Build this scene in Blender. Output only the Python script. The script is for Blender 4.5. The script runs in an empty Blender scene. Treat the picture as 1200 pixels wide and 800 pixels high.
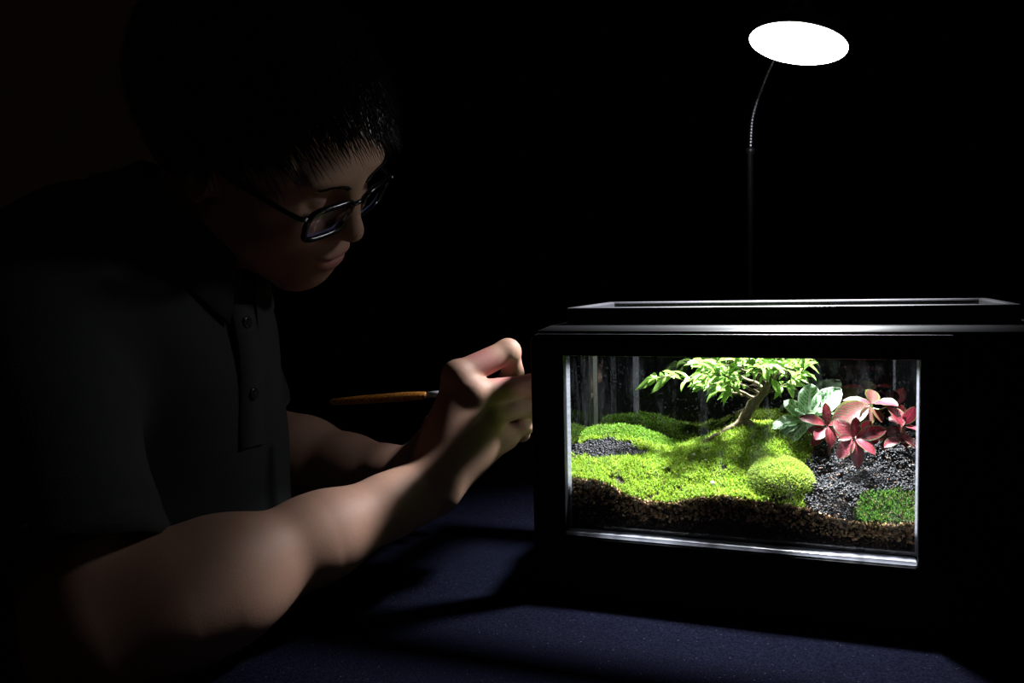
import bpy, bmesh, math, random
import numpy as np
from mathutils import Vector, Matrix

# ------------------------------------------------------------------ camera
TABLE_Z = 0.718
DROP = 0.0320
CAM = Vector((0.0, 0.0, 1.005))
FPX = 1000.0
PITCH = math.atan(75 / FPX)
ROLL = -0.022
_fw = Vector((0, math.cos(PITCH), -math.sin(PITCH)))
_r0 = Vector((1, 0, 0)); _u0 = _r0.cross(_fw)
_rt = math.cos(ROLL) * _r0 + math.sin(ROLL) * _u0
_up = -math.sin(ROLL) * _r0 + math.cos(ROLL) * _u0
scene = bpy.context.scene
COL = scene.collection
cam_data = bpy.data.cameras.new('camera')
cam_data.lens = FPX / 1200 * 36; cam_data.sensor_width = 36; cam_data.clip_start = 0.02
camera = bpy.data.objects.new('camera', cam_data)
COL.objects.link(camera)
camera.matrix_world = Matrix(((_rt.x, _up.x, -_fw.x, CAM.x), (_rt.y, _up.y, -_fw.y, CAM.y),
                              (_rt.z, _up.z, -_fw.z, CAM.z), (0, 0, 0, 1)))
scene.camera = camera

def at(px, py, Y):
    """world point that stands at depth Y and was measured at photo position px, py"""
    d = _rt * ((px - 600) / FPX) - _up * ((py - 400) / FPX) + _fw
    return CAM + d * (Y / d.y)

# ------------------------------------------------------------------ world, exposure
world = bpy.data.worlds.new('world'); scene.world = world
world.use_nodes = True
world.node_tree.nodes['Background'].inputs[0].default_value = (1.0, 0.84, 0.68, 1)
world.node_tree.nodes['Background'].inputs[1].default_value = 0.004
scene.view_settings.view_transform = 'Standard'
scene.view_settings.look = 'None'
scene.view_settings.gamma = 1.0
scene.view_settings.use_curve_mapping = False
scene.view_settings.exposure = 0.0
LAMP_POWER = 8.0
LAMP_SPREAD = 83

random.seed(7)
rng = np.random.default_rng(7)

# ------------------------------------------------------------------ helpers
def tag(o, label=None, cat=None, group=None, kind=None):
    if label: o['label'] = label
    if cat: o['category'] = cat
    if group: o['group'] = group
    if kind: o['kind'] = kind
    return o

def empty(name, loc=(0, 0, 0), rz=0.0):
    o = bpy.data.objects.new(name, None); COL.objects.link(o)
    o.location = loc; o.rotation_euler = (0, 0, rz); o.empty_display_size = 0.02
    return o

def link(name, me, mat=None, parent=None, smooth=False):
    if mat is not None and len(me.materials) == 0: me.materials.append(mat)
    if smooth: me.shade_smooth()
    o = bpy.data.objects.new(name, me); COL.objects.link(o)
    if parent is not None: o.parent = parent
    return o

def mesh_np(name, V, F):
    """V (n,3), F (m,k) with one fixed k"""
    V = np.asarray(V, np.float32); F = np.asarray(F, np.int32)
    me = bpy.data.meshes.new(name)
    k = F.shape[1]
    me.vertices.add(len(V)); me.vertices.foreach_set('co', V.ravel())
    me.loops.add(F.size); me.loops.foreach_set('vertex_index', F.ravel())
    me.polygons.add(len(F)); me.polygons.foreach_set('loop_start', np.arange(0, F.size, k, dtype=np.int32))
    me.update(calc_edges=True); me.validate()
    return me

def attr_col(me, name, C):
    a = me.color_attributes.new(name, 'FLOAT_COLOR', 'POINT')
    C4 = np.ones((len(C), 4), np.float32); C4[:, :3] = C
    a.data.foreach_set('color', C4.ravel())

class MB:
    """collects shapes into one mesh"""
    def __init__(s): s.bm = bmesh.new()
    def box(s, x0, x1, y0, y1, z0, z1, bev=0.0, seg=2):
        b = bmesh.new()
        r = bmesh.ops.create_cube(b, size=1)
        for v in b.verts:
            v.co = Vector(((x0 + x1) / 2 + v.co.x * (x1 - x0), (y0 + y1) / 2 + v.co.y * (y1 - y0), (z0 + z1) / 2 + v.co.z * (z1 - z0)))
        if bev > 0:
            bmesh.ops.bevel(b, geom=b.edges[:], offset=bev, segments=seg, affect='EDGES', profile=0.5)
        s.merge(b); return s
    def merge(s, b):
        m = bpy.data.meshes.new('tmp'); b.to_mesh(m); b.free(); s.bm.from_mesh(m); bpy.data.meshes.remove(m)
    def frame(s, x0, x1, y0, y1, z0, z1, w, bev=0.0015):
        """a flat picture frame lying in xy with bar width w"""
        s.box(x0, x1, y0, y0 + w, z0, z1, bev); s.box(x0, x1, y1 - w, y1, z0, z1, bev)
        s.box(x0, x0 + w, y0 + w, y1 - w, z0, z1, bev); s.box(x1 - w, x1, y0 + w, y1 - w, z0, z1, bev)
        return s
    def lathe(s, prof, n=32, M=None, cap=True):
        b = bmesh.new(); rings = []
        for r, z in prof:
            rings.append([b.verts.new((r * math.cos(2 * math.pi * i / n), r * math.sin(2 * math.pi * i / n), z)) for i in range(n)])
        for A, B in zip(rings, rings[1:]):
            for i in range(n): b.faces.new((A[i], A[(i + 1) % n], B[(i + 1) % n], B[i]))
        if cap:
            b.faces.new(rings[0][::-1]); b.faces.new(rings[-1])
        if M is not None: bmesh.ops.transform(b, matrix=M, verts=b.verts[:])
        bmesh.ops.recalc_face_normals(b, faces=b.faces[:])
        s.merge(b); return s
    def tube(s, pts, rad, n=10):
        V, F = tube_np(pts, rad, n)
        b = bmesh.new(); vs = [b.verts.new(v) for v in V]
        for f in F: b.faces.new([vs[i] for i in f])
        L = len(pts)
        b.faces.new([vs[i] for i in range(n)][::-1]); b.faces.new([vs[(L - 1) * n + i] for i in range(n)])
        bmesh.ops.recalc_face_normals(b, faces=b.faces[:])
        s.merge(b); return s
    def build(s, name, mat, parent=None, smooth=False):
        me = bpy.data.meshes.new(name); s.bm.to_mesh(me); s.bm.free()
        return link(name, me, mat, parent, smooth)

def tube_np(pts, rad, n=8):
    P = np.asarray(pts, float); L = len(P)
    rad = np.broadcast_to(np.asarray(rad, float), (L,))
    T = np.gradient(P, axis=0); T /= np.linalg.norm(T, axis=1, keepdims=True) + 1e-12
    a = np.array([0, 0, 1.0]) if abs(T[0, 2]) < .9 else np.array([1.0, 0, 0])
    N = np.zeros_like(P); N[0] = np.cross(T[0], a); N[0] /= np.linalg.norm(N[0])
    for i in range(1, L):
        v = N[i - 1] - T[i] * (N[i - 1] @ T[i]); N[i] = v / np.linalg.norm(v)
    Bn = np.cross(T, N)
    ang = np.arange(n) * 2 * np.pi / n
    V = P[:, None] + rad[:, None, None] * (np.cos(ang)[None, :, None] * N[:, None] + np.sin(ang)[None, :, None] * Bn[:, None])
    F = []
    for i in range(L - 1):
        for j in range(n):
            F.append((i * n + j, i * n + (j + 1) % n, (i + 1) * n + (j + 1) % n, (i + 1) * n + j))
    return V.reshape(-1, 3), np.array(F)

def spline(P, n):
    """Catmull-Rom through points"""
    P = np.asarray(P, float); Q = np.vstack([2 * P[0] - P[1], P, 2 * P[-1] - P[-2]])
    out = []
    for t in np.linspace(0, len(P) - 1, n):
        i = min(int(t), len(P) - 2); s = t - i
        a, b, c, d = Q[i:i + 4]
        out.append(.5 * (2 * b + (c - a) * s + (2 * a - 5 * b + 4 * c - d) * s * s + (3 * b - a - 3 * c + d) * s ** 3))
    return np.array(out)

# ------------------------------------------------------------------ materials
class NT:
    def __init__(s, name):
        s.m = bpy.data.materials.new(name); s.m.use_nodes = True
        s.t = s.m.node_tree; s.t.nodes.clear()
        s.out = s.t.nodes.new('ShaderNodeOutputMaterial')
    def n(s, typ, inputs=None, **kw):
        nd = s.t.nodes.new('ShaderNode' + typ)
        for k, v in kw.items(): setattr(nd, k, v)
        for k, v in (inputs or {}).items(): s.set(nd, k, v)
        return nd
    def set(s, nd, k, v):
        sock = nd.inputs[k]
        if hasattr(v, 'is_output') : s.t.links.new(v, sock)
        elif isinstance(v, bpy.types.Node): s.t.links.new(v.outputs[0], sock)
        else:
            if hasattr(sock.default_value, '__len__') and len(sock.default_value) == 4 and hasattr(v, '__len__') and len(v) == 3: v = (*v, 1)
            sock.default_value = v
    def math(s, op, a, b=0.0, clamp=False):
        nd = s.n('Math', {0: a, 1: b}, operation=op); nd.use_clamp = clamp
        return nd.outputs[0]
    def mix(s, fac, a, b):
        nd = s.t.nodes.new('ShaderNodeMix'); nd.data_type = 'RGBA'
        s.set(nd, 0, fac); s.set(nd, 6, a if not isinstance(a, tuple) else (*a, 1)); s.set(nd, 7, b if not isinstance(b, tuple) else (*b, 1))
        return nd.outputs[2]
    def ramp(s, fac, stops):
        nd = s.n('ValToRGB', {0: fac}); e = nd.color_ramp.elements
        while len(e) < len(stops): e.new(.5)
        for el, (p, c) in zip(e, stops): el.position = p; el.color = (*c, 1) if len(c) == 3 else c
        return nd.outputs[0]
    def noise(s, scale, detail=3, vec=None, rough=.55):
        i = {'Scale': scale, 'Detail': detail, 'Roughness': rough}
        if vec is not None: i['Vector'] = vec
        return s.n('TexNoise', i).outputs[0]
    def obj(s): return s.n('TexCoord').outputs['Object']
    def uv(s): return s.n('TexCoord').outputs['UV']
    def bump(s, h, strength=.3, dist=.001):
        return s.n('Bump', {'Height': h, 'Strength': strength, 'Distance': dist}).outputs[0]
    def done(s, sh):
        s.t.links.new(sh.outputs[0] if isinstance(sh, bpy.types.Node) else sh, s.out.inputs[0]); return s.m
    def bsdf(s, **kw):
        return s.n('BsdfPrincipled', {k.replace('_', ' '): v for k, v in kw.items()})

def mat_simple(name, col, rough=.5, var=.15, scale=60, bump=0.0, metal=0.0, spec=.5, sheen=0.0, bscale=None):
    t = NT(name); o = t.obj()
    n = t.noise(scale, 4, o)
    c = t.mix(n, tuple(x * (1 - var) for x in col), tuple(min(1, x * (1 + var)) for x in col))
    b = t.bsdf(Base_Color=c, Roughness=rough, Metallic=metal)
    b.inputs['Specular IOR Level'].default_value = spec
    if sheen: b.inputs['Sheen Weight'].default_value = sheen; b.inputs['Sheen Roughness'].default_value = .5
    if bump: t.set(b, 'Normal', t.bump(t.noise(bscale or scale * 4, 3, o), bump))
    return t.done(b)

def mat_glass(name, tint=(1, 1, 1), ior=1.5, dirt=0.0, gain=1.0, dirt_col=(.75, .8, .85)):
    t = NT(name); o = t.obj()
    fr = t.n('Fresnel', {'IOR': ior}).outputs[0]
    front = t.math('SUBTRACT', 1.0, t.n('NewGeometry').outputs['Backfacing'])
    fac = t.math('MULTIPLY', t.math('MULTIPLY', fr, front), gain, True)
    tr = t.n('BsdfTransparent', {'Color': tint}); gl = t.n('BsdfGlossy', {'Roughness': .01, 'Color': (1, 1, 1)})
    mx = t.n('MixShader', {0: fac, 1: tr, 2: gl})
    if dirt:
        mp = t.n('Mapping', {'Vector': o, 'Scale': (1, 1, .22)})
        d = t.ramp(t.noise(70, 6, mp.outputs[0], .7), [(.52, (0, 0, 0)), (.8, (1, 1, 1))])
        d2 = t.ramp(t.noise(420, 2, o), [(.66, (0, 0, 0)), (.72, (1, 1, 1))])
        f = t.math('MULTIPLY', t.math('ADD', t.math('MULTIPLY', d, .5), t.math('MULTIPLY', d2, .6)), dirt, True)
        df = t.n('BsdfTranslucent', {'Color': dirt_col}); df2 = t.n('BsdfDiffuse', {'Color': dirt_col})
        dd = t.n('MixShader', {0: .5, 1: df, 2: df2})
        mx = t.n('MixShader', {0: f, 1: mx, 2: dd})
    return t.done(mx)

def mat_attr(name, attr, rough=.6, transl=0.0, spec=.3, bump=0.0):
    """colour carried by the pieces themselves"""
    t = NT(name)
    c = t.n('Attribute', attribute_name=attr).outputs['Color']
    b = t.bsdf(Base_Color=c, Roughness=rough); b.inputs['Specular IOR Level'].default_value = spec
    if bump: t.set(b, 'Normal', t.bump(t.noise(900, 2, t.obj()), bump))
    if transl:
        tr = t.n('BsdfTranslucent', {'Color': c}); b = t.n('MixShader', {0: transl, 1: b, 2: tr})
    return t.done(b)

M = {}
M['black_case'] = mat_simple('black_satin_lacquer', (.0035, .0035, .0042), .46, .2, 40, .03, spec=.22, bscale=500)
M['black_rim'] = mat_simple('black_worn_board', (.02, .019, .024), .5, .4, 90, .25, spec=.5, bscale=300)
M['black_metal'] = mat_simple('black_powder_coat', (.006, .006, .007), .4, .2, 60, spec=.4)
M['chrome'] = mat_simple('dark_chrome', (.35, .35, .38), .22, .1, 60, metal=1.0)
M['neck'] = mat_simple('dark_steel_gooseneck', (.16, .16, .18), .3, .1, 60, metal=1.0)
M['silver'] = mat_simple('brushed_ferrule', (.72, .74, .78), .45, .1, 200, metal=.6)
M['glass'] = mat_glass('clear_tank_glass', (.98, .99, .985), 1.5, .025)
M['glass_side'] = mat_glass('smeared_side_glass', (.96, .99, .98), 1.5, .045)
M['lens'] = mat_glass('coated_lens', (.95, .95, 1.0), 1.55, 0, 1.3)
M['painted_lens_reflection'] = mat_simple('bluish_painted_reflection', (.42, .46, .75), .3, .1, 60)  # bluish colour stands in for internal reflections of the lens
M['frame'] = mat_simple('black_acetate', (.004, .004, .005), .18, .1, 60, spec=.6)

def _cloth():
    t = NT('black_navy_cloth'); o = t.obj()
    n = t.ramp(t.noise(620, 2, o), [(.36, (0, 0, 0)), (.66, (1, 1, 1))]); big = t.noise(9, 3, o)
    c = t.mix(n, (.0014, .0015, .0032), (.0040, .0043, .0090))
    c = t.mix(t.math('MULTIPLY', big, .4), c, (.0016, .0017, .0036))
    lint = t.ramp(t.n('TexVoronoi', {'Vector': o, 'Scale': 260}).outputs[0], [(.10, (1, 1, 1)), (.16, (0, 0, 0))])
    lint2 = t.math('MULTIPLY', lint, t.ramp(t.noise(160, 1, o), [(.56, (0, 0, 0)), (.62, (1, 1, 1))]))
    c = t.mix(t.math('MULTIPLY', lint2, .8), c, (.03, .03, .04))
    b = t.bsdf(Base_Color=c, Roughness=.9, Normal=t.bump(n, .5, .0006))
    b.inputs['Specular IOR Level'].default_value = .0
    return t.done(b)
M['cloth'] = _cloth()

def _skin():
    t = NT('skin'); o = t.obj()
    n = t.noise(35, 4, o)
    c = t.mix(n, (.33, .178, .122), (.41, .235, .168))
    lip = t.n('Attribute', attribute_name='lip').outputs['Color']
    c = t.mix(lip, c, (.38, .15, .13))
    pores = t.noise(900, 2, o)
    b = t.bsdf(Base_Color=c, Roughness=.62, Normal=t.bump(pores, .25, .0004))
    b.inputs['Specular IOR Level'].default_value = .33
    b.inputs['Subsurface Weight'].default_value = .12
    b.inputs['Subsurface Radius'].default_value = (.012, .005, .003)
    b.inputs['Subsurface Scale'].default_value = .3
    return t.done(b)
M['skin'] = _skin()

def _shirt():
    t = NT('black_pique_knit'); o = t.obj()
    v = t.n('TexVoronoi', {'Vector': o, 'Scale': 700}).outputs[0]
    n = t.noise(14, 4, o)
    c = t.mix(n, (.026, .027, .027), (.042, .043, .042))
    b = t.bsdf(Base_Color=c, Roughness=.95, Normal=t.bump(v, .35, .0006))
    b.inputs['Specular IOR Level'].default_value = .1
    b.inputs['Sheen Weight'].default_value = .08
    return t.done(b)
M['shirt'] = _shirt()
M['rib'] = mat_simple('black_rib_knit', (.034, .036, .034), .95, .25, 30, .4, spec=.1, sheen=.08, bscale=900)
M['button'] = mat_simple('black_button', (.02, .02, .022), .2, .1, 60)
M['trousers'] = mat_simple('dark_trousers', (.012, .012, .015), .95, .2, 40, spec=.1)
M['shoe'] = mat_simple('black_shoe_leather', (.01, .01, .01), .4, .2, 40)
M['wood_dark'] = mat_simple('dark_stool_wood', (.03, .018, .01), .5, .3, 30)
M['hair'] = mat_simple('black_hair', (.007, .007, .010), .3, .2, 80, spec=1.0)
M['eye'] = mat_simple('eye_white', (.55, .52, .5), .15, .05, 60)

# ------------------------------------------------------------------ setting
def struct(name, mb, mat, label=None, cat=None):
    o = mb.build(name, mat); tag(o, label, cat, kind='structure'); return o
M['floor'] = mat_simple('dark_floor', (.006, .005, .0045), .8, .3, 6, spec=.2)
M['wall_black'] = mat_simple('black_curtain', (.0016, .0016, .002), .95, .3, 5, spec=.0)
M['wall_brown'] = mat_simple('dark_brown_plaster', (.50, .36, .22), .9, .2, 8, spec=.1)
struct('floor', MB().box(-4.5, 4.0, -1.5, 2.46, -.02, 0), M['floor'], 'dark floor under the table', 'floor')
struct('wall_back', MB().box(-.70, 4.0, 2.4, 2.46, 0, 2.6), M['wall_black'], 'black backdrop behind the lamp and tank', 'wall')
struct('wall_left', MB().box(-4.5, -.70, 2.4, 2.46, 0, 2.6), M['wall_brown'], 'dim brown wall behind the person', 'wall')

# ------------------------------------------------------------------ table and cloth
TX0, TX1, TY0, TY1 = -.222, 1.05, .30, 1.45
tb = empty('table', ((TX0 + TX1) / 2, (TY0 + TY1) / 2, 0))
tag(tb, 'wooden table hidden under the black cloth', 'table')
hx, hy = (TX1 - TX0) / 2 - .01, (TY1 - TY0) / 2 - .01
MB().box(-hx, hx, -hy, hy, TABLE_Z - .032, TABLE_Z - .0035, .003).build('tabletop', M['wood_dark'], tb)
leg_me = None
for sx in (-1, 1):
    for sy in (-1, 1):
        if leg_me is None:
            lo = MB().box(-.025, .025, -.025, .025, 0, TABLE_Z - .0325, .003).build('leg', M['wood_dark'], tb); leg_me = lo.data
        else: lo = link('leg', leg_me, None, tb)
        lo.location = (sx * (hx - .05), sy * (hy - .05), 0)
def make_cloth():
    nx, ny = 150, 130
    xs = np.linspace(TX0 - .25, TX1 + .25, nx); ys = np.linspace(TY0 - .25, TY1 + .25, ny)
    X, Y = np.meshgrid(xs, ys, indexing='ij')
    ox = np.maximum(np.maximum(TX0 - X, X - TX1), 0); oy = np.maximum(np.maximum(TY0 - Y, Y - TY1), 0)
    over = np.hypot(ox, oy)
    Z = TABLE_Z + .0004 * np.sin(9 * X + 23 * Y) + .0008 * np.sin(31 * X - 6 * Y + 1) * np.clip((.62 - Y) * 8, 0, 1) - .0008
    x2 = np.clip(X, TX0, TX1) + np.clip(ox, 0, .012) * np.sign(X - .4) * .9 + .006 * np.sin(40 * Y) * (ox > .03) * np.sign(X - .4)
    y2 = np.clip(Y, TY0, TY1) + np.clip(oy, 0, .012) * np.sign(Y - .8) * .9 + .006 * np.sin(40 * X) * (oy > .03) * np.sign(Y - .8)
    Z = Z - np.maximum(over - .008, 0)
    V = np.stack([x2, y2, Z], -1).reshape(-1, 3)
    idx = np.arange(nx * ny).reshape(nx, ny)
    F = np.stack([idx[:-1, :-1], idx[1:, :-1], idx[1:, 1:], idx[:-1, 1:]], -1).reshape(-1, 4)
    o = link('tablecloth', mesh_np('tablecloth', V, F), M['cloth'], None, True)
    tag(o, 'black navy cloth spread over the table beneath the tank', 'tablecloth')
make_cloth()

# ------------------------------------------------------------------ terrarium cabinet (black case)
BANG = math.atan2(-.355, .935)
BORG = Vector((.0168, .761, TABLE_Z + .0012 + DROP))
BU = Vector((math.cos(BANG), math.sin(BANG), 0)); BV = Vector((-math.sin(BANG), math.cos(BANG), 0))
def B(u, v, z): return BORG + BU * u + BV * v + Vector((0, 0, z))
def toB(p):
    d = Vector(p) - BORG; return (d.dot(BU), d.dot(BV), d.z)
def u_at(px, v):
    q = (px - 600) / FPX
    return (q * (BORG.y + BV.y * v) - BORG.x - BV.x * v) / (BU.x - BU.y * q)
def ray_v(px, py, v):
    """box coordinates of the point seen at px, py in the depth plane v of the tank"""
    p0, p1 = at(px, py, .5), at(px, py, 1.0)
    v0, v1 = toB(p0)[1], toB(p1)[1]; s = (v - v0) / (v1 - v0)
    return toB(p0 + (p1 - p0) * s)

W_, D_, H_ = .412, .186, .203
case = empty('terrarium_cabinet', BORG, BANG)
tag(case, 'black cabinet with stepped open top and a window around the planted glass tank', 'cabinet')
K = M['black_case']
MB().box(0, W_, 0, D_, -DROP, .022, .0015).build('base_board', K, case)
fr = MB()   # window frame, slightly proud of the corner posts
fr.box(.0, .0305, -.002, .008, .0225, H_ - .0036, .0012).box(.3155, .338, -.002, .008, .0225, H_, .0012)
fr.box(.0306, .3154, -.002, .012, .184, H_ - .0036, .0012).box(.031, .315, -.002, .003, .016, .0215, .001)
fr.build('window_frame', K, case)
MB().box(.007, .338, -.0034, .012, H_ - .0036, H_ + .0006, .0009).build('top_moulding', M['black_rim'], case)
MB().box(.3385, W_, .0, .008, .0225, H_, .0012).build('front_panel', K, case)
MB().box(.0, W_, D_ - .012, D_, .0225, H_, .0012).build('back_panel', K, case)
MB().box(W_ - .010, W_, .0085, D_ - .0125, .0225, H_, .0012).build('side_panel', K, case)
MB().box(.336, .342, .0085, D_ - .0125, .0225, H_ - .003, .0008).build('divider', K, case)
sf = MB()   # open left side: posts and top rail round the side window
sf.box(.0, .010, .0085, .014, .0225, H_ - .001, .001).box(.0, .010, D_ - .030, D_ - .0125, .0225, H_ - .001, .001).box(.0, .010, .0145, D_ - .0305, .185, H_ - .001, .001)
sf.build('side_window_frame', K, case)
def rect_loft(x0, x1, y0, y1, prof):
    V, F = [], []
    for o_, z_ in prof: V += [(x0 + o_, y0 + o_, z_), (x1 - o_, y0 + o_, z_), (x1 - o_, y1 - o_, z_), (x0 + o_, y1 - o_, z_)]
    n_ = len(prof)
    for k_ in range(n_):
        for i_ in range(4): F.append((k_ * 4 + i_, k_ * 4 + (i_ + 1) % 4, ((k_ + 1) % n_) * 4 + (i_ + 1) % 4, ((k_ + 1) % n_) * 4 + i_))
    return mesh_np('ledge', V, F)
link('lid_ledge', rect_loft(.006, W_ - .002, -.0015, D_ - .003, [(0, H_ + .0007), (0, H_ + .0024), (.0004, H_ + .0030), (.0100, H_ + .0070), (.0112, H_ + .0072), (.030, H_ + .0072), (.030, H_ + .0007)]), K, case)
MB().frame(.028, W_ - .026, .019, .172, H_ + .0073, H_ + .0225, .009, .0016).build('top_rim', M['black_rim'], case)

# ------------------------------------------------------------------ glass tank
GU0, GU1, GV0, GV1, GZ0, GZ1 = .0125, .333, .010, .156, .024, .199
tank = empty('glass_tank', BORG, BANG)
tag(tank, 'clear glass tank holding soil, moss and small plants', 'tank')
G = .003
MB().box(GU0, GU1, GV0, GV1, GZ0 - .0012, GZ0 + .003).build('bottom_pane', M['glass'], tank)
MB().box(GU0 + .0045, GU1 - .0045, GV0, GV0 + G, GZ0 + .0035, GZ1).build('front_pane', M['glass'], tank)
MB().box(GU0, GU0 + G, GV0, GV1 - .006, GZ0 + .0035, GZ1).build('left_pane', M['glass_side'], tank)
MB().box(GU1 - G, GU1, GV0, GV1 - .006, GZ0 + .0035, GZ1).build('right_pane', M['glass'], tank)
def _mirror():
    t = NT('dark_reflecting_back_glass')
    b = t.bsdf(Base_Color=(.003, .0035, .005), Roughness=.03)
    b.inputs['IOR'].default_value = 1.8
    return t.done(b)
M['back_glass'] = _mirror()
MB().box(GU0, GU1, GV1 - .004, GV1, GZ0 + .0035, GZ1).build('back_pane', M['back_glass'], tank)
def _seam():
    t = NT('milky_glass_edge'); o = t.obj()
    mp = t.n('Mapping', {'Vector': o, 'Scale': (60, 60, 400)})
    n = t.noise(1.0, 3, mp.outputs[0])
    c = t.mix(n, (.34, .34, .40), (.74, .76, .84))
    d = t.n('BsdfDiffuse', {'Color': c}); tr = t.n('BsdfTranslucent', {'Color': c}); gl = t.n('BsdfGlossy', {'Roughness': .2})
    m1 = t.n('MixShader', {0: .55, 1: d, 2: tr}); m2 = t.n('MixShader', {0: .12, 1: m1, 2: gl})
    tp = t.n('BsdfTransparent')
    return t.done(t.n('MixShader', {0: .35, 1: m2, 2: tp}))
M['seam'] = _seam()
MB().box(GU0 + .0135, GU0 + .0205, GV0 - .0012, GV0 - .0002, GZ0 + .0035, GZ1 - .016, .0003).build('edge_strip', M['seam'], tank)
MB().box(GU1 - .019, GU1 - .0165, GV0 - .0012, GV0 - .0002, GZ0 + .0035, GZ1 - .016, .0003).build('edge_strip', M['seam'], tank)
MB().box(GU0 + G + .0003, GU0 + G + .0045, GV1 - .0062, GV1 - .0042, GZ0 + .004, GZ1).build('edge_strip', M['seam'], tank)
MB().box(GU0 + .018, GU1 - .018, GV0 - .0130, GV0 - .0005, GZ0 - .0005, GZ0 + .0030, .0010).build('bottom_strip', M['seam'], tank)

# ------------------------------------------------------------------ ground inside the tank
CTRL = [(672, 558, .015), (700, 562, .015), (740, 580, .015), (775, 588, .015), (810, 583, .015), (850, 580, .015), (890, 586, .015), (930, 590, .015), (960, 598, .015), (1000, 610, .015), (1040, 612, .015), (1072, 612, .015),
        (690, 540, .05), (740, 540, .05), (780, 548, .05), (830, 545, .05), (880, 546, .05), (915, 548, .05), (950, 560, .05), (1000, 560, .05), (1050, 565, .05),
        (690, 522, .08), (740, 525, .08), (790, 530, .08), (830, 524, .08), (870, 520, .08), (920, 520, .08), (960, 540, .08), (1000, 546, .08), (1045, 534, .08),
        (695, 503, .115), (735, 498, .115), (770, 510, .115), (800, 521, .115), (840, 509, .115), (870, 497, .115), (910, 498, .115), (950, 510, .115), (1000, 525, .115), (1050, 528, .115),
        (735, 510, .15), (790, 524, .15), (850, 508, .15), (900, 503, .15), (950, 508, .15), (1050, 522, .15)]
CP = np.array([ray_v(*c) for c in CTRL])
def _tps(r): return np.where(r > 1e-9, r * r * np.log(np.maximum(r, 1e-9)), 0)
_S = 20.0
_A = _tps(np.linalg.norm((CP[:, None, :2] - CP[None, :, :2]) * _S, axis=2)) + np.eye(len(CP)) * .02
_P = np.column_stack([np.ones(len(CP)), CP[:, :2] * _S])
_sol = np.linalg.solve(np.block([[_A, _P], [_P.T, np.zeros((3, 3))]]), np.concatenate([CP[:, 2], np.zeros(3)]))
def vnoise(P, s, seed=0):
    P = np.asarray(P) * s
    o = np.zeros(len(P))
    for k in range(4):
        r = np.random.default_rng(seed + k); d = r.normal(size=(6, P.shape[1])); ph = r.uniform(0, 7, 6)
        o += np.sin(P @ d.T * (1.6 ** k) + ph).mean(1) / 1.5 ** k
    return o
def ground(u, v):
    q = np.column_stack([u, v])
    z = _tps(np.linalg.norm((q[:, None] - CP[None, :, :2]) * _S, axis=2)) @ _sol[:len(CP)] + np.column_stack([np.ones(len(q)), q * _S]) @ _sol[len(CP):]
    z = np.clip(z, .045, .135)
    return z + .0014 * vnoise(q, 130, 3) + .0008 * vnoise(q, 330, 5)
# regions, measured across the tank
def in_ell(u, v, cu, cv, ru, rv): return ((u - cu) / ru) ** 2 + ((v - cv) / rv) ** 2
UB_L = u_at(722, .072); UB_R = u_at(1000, .06); UB_C = u_at(916, .040); UB_K = u_at(1048, .028)
def region(u, v):
    """0 main carpet, 1 left black soil, 2 right black soil, 3 cushion, 4 right corner moss, 5 back left mound"""
    w = .10 * vnoise(np.column_stack([u, v]), 260, 9) + .08 * vnoise(np.column_stack([u, v]), 700, 19)
    r = np.zeros(len(u), int)
    r[v > .098 + .1 * (u - UB_L)] = 0
    r[(v > .092) & (u < u_at(795, .11))] = 5
    r[in_ell(u, v, UB_L - .012, .072, .040, .017) + w * 3 < 1] = 1
    r[(u > u_at(948, .05) + .004 * vnoise(np.column_stack([u, v]), 160, 4))] = 2
    r[in_ell(u, v, UB_K + .004, .022, .034, .020) + w * 3 < 1] = 4
    r[in_ell(u, v, UB_C, .040, .026, .024) < 1] = 3
    return r
GI = (GU0 + G + .001, GU1 - G - .001, GV0 + G + .001, GV1 - .006)
def make_ground():
    nu, nv = 150, 70
    us = np.linspace(GI[0], GI[1], nu); vs = np.linspace(GI[2], GI[3], nv)
    U, Vv = np.meshgrid(us, vs, indexing='ij')
    Z = ground(U.ravel(), Vv.ravel()).reshape(nu, nv) - .0015
    top = np.stack([U, Vv, Z], -1).reshape(-1, 3)
    idx = np.arange(nu * nv).reshape(nu, nv)
    F = [np.stack([idx[:-1, :-1], idx[1:, :-1], idx[1:, 1:], idx[:-1, 1:]], -1).reshape(-1, 4)]
    border = np.concatenate([idx[:, 0], idx[-1, 1:], idx[-2::-1, -1], idx[0, -2:0:-1]])
    bot = top[border].copy(); bot[:, 2] = GZ0 + .0036
    n0 = len(top); nb = len(border); b2 = n0 + np.arange(nb)
    F.append(np.stack([border, b2, np.roll(b2, -1), np.roll(border, -1)], -1))
    o = link('soil_bed', mesh_np('soil_bed', np.vstack([top, bot]), np.vstack(F)), M['soil'], None, True)
    o.location = BORG; o.rotation_euler = (0, 0, BANG)
    tag(o, 'dark brown sloping soil bed filling the glass tank', 'soil')
def _soil():
    t = NT('dark_brown_soil'); o = t.obj()
    n = t.noise(300, 5, o, .7)
    c = t.ramp(n, [(.3, (.010, .007, .005)), (.55, (.035, .022, .013)), (.75, (.09, .055, .03))])
    b = t.bsdf(Base_Color=c, Roughness=.9, Normal=t.bump(n, .8, .002))
    return t.done(b)
M['soil'] = _soil()
make_ground()

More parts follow.
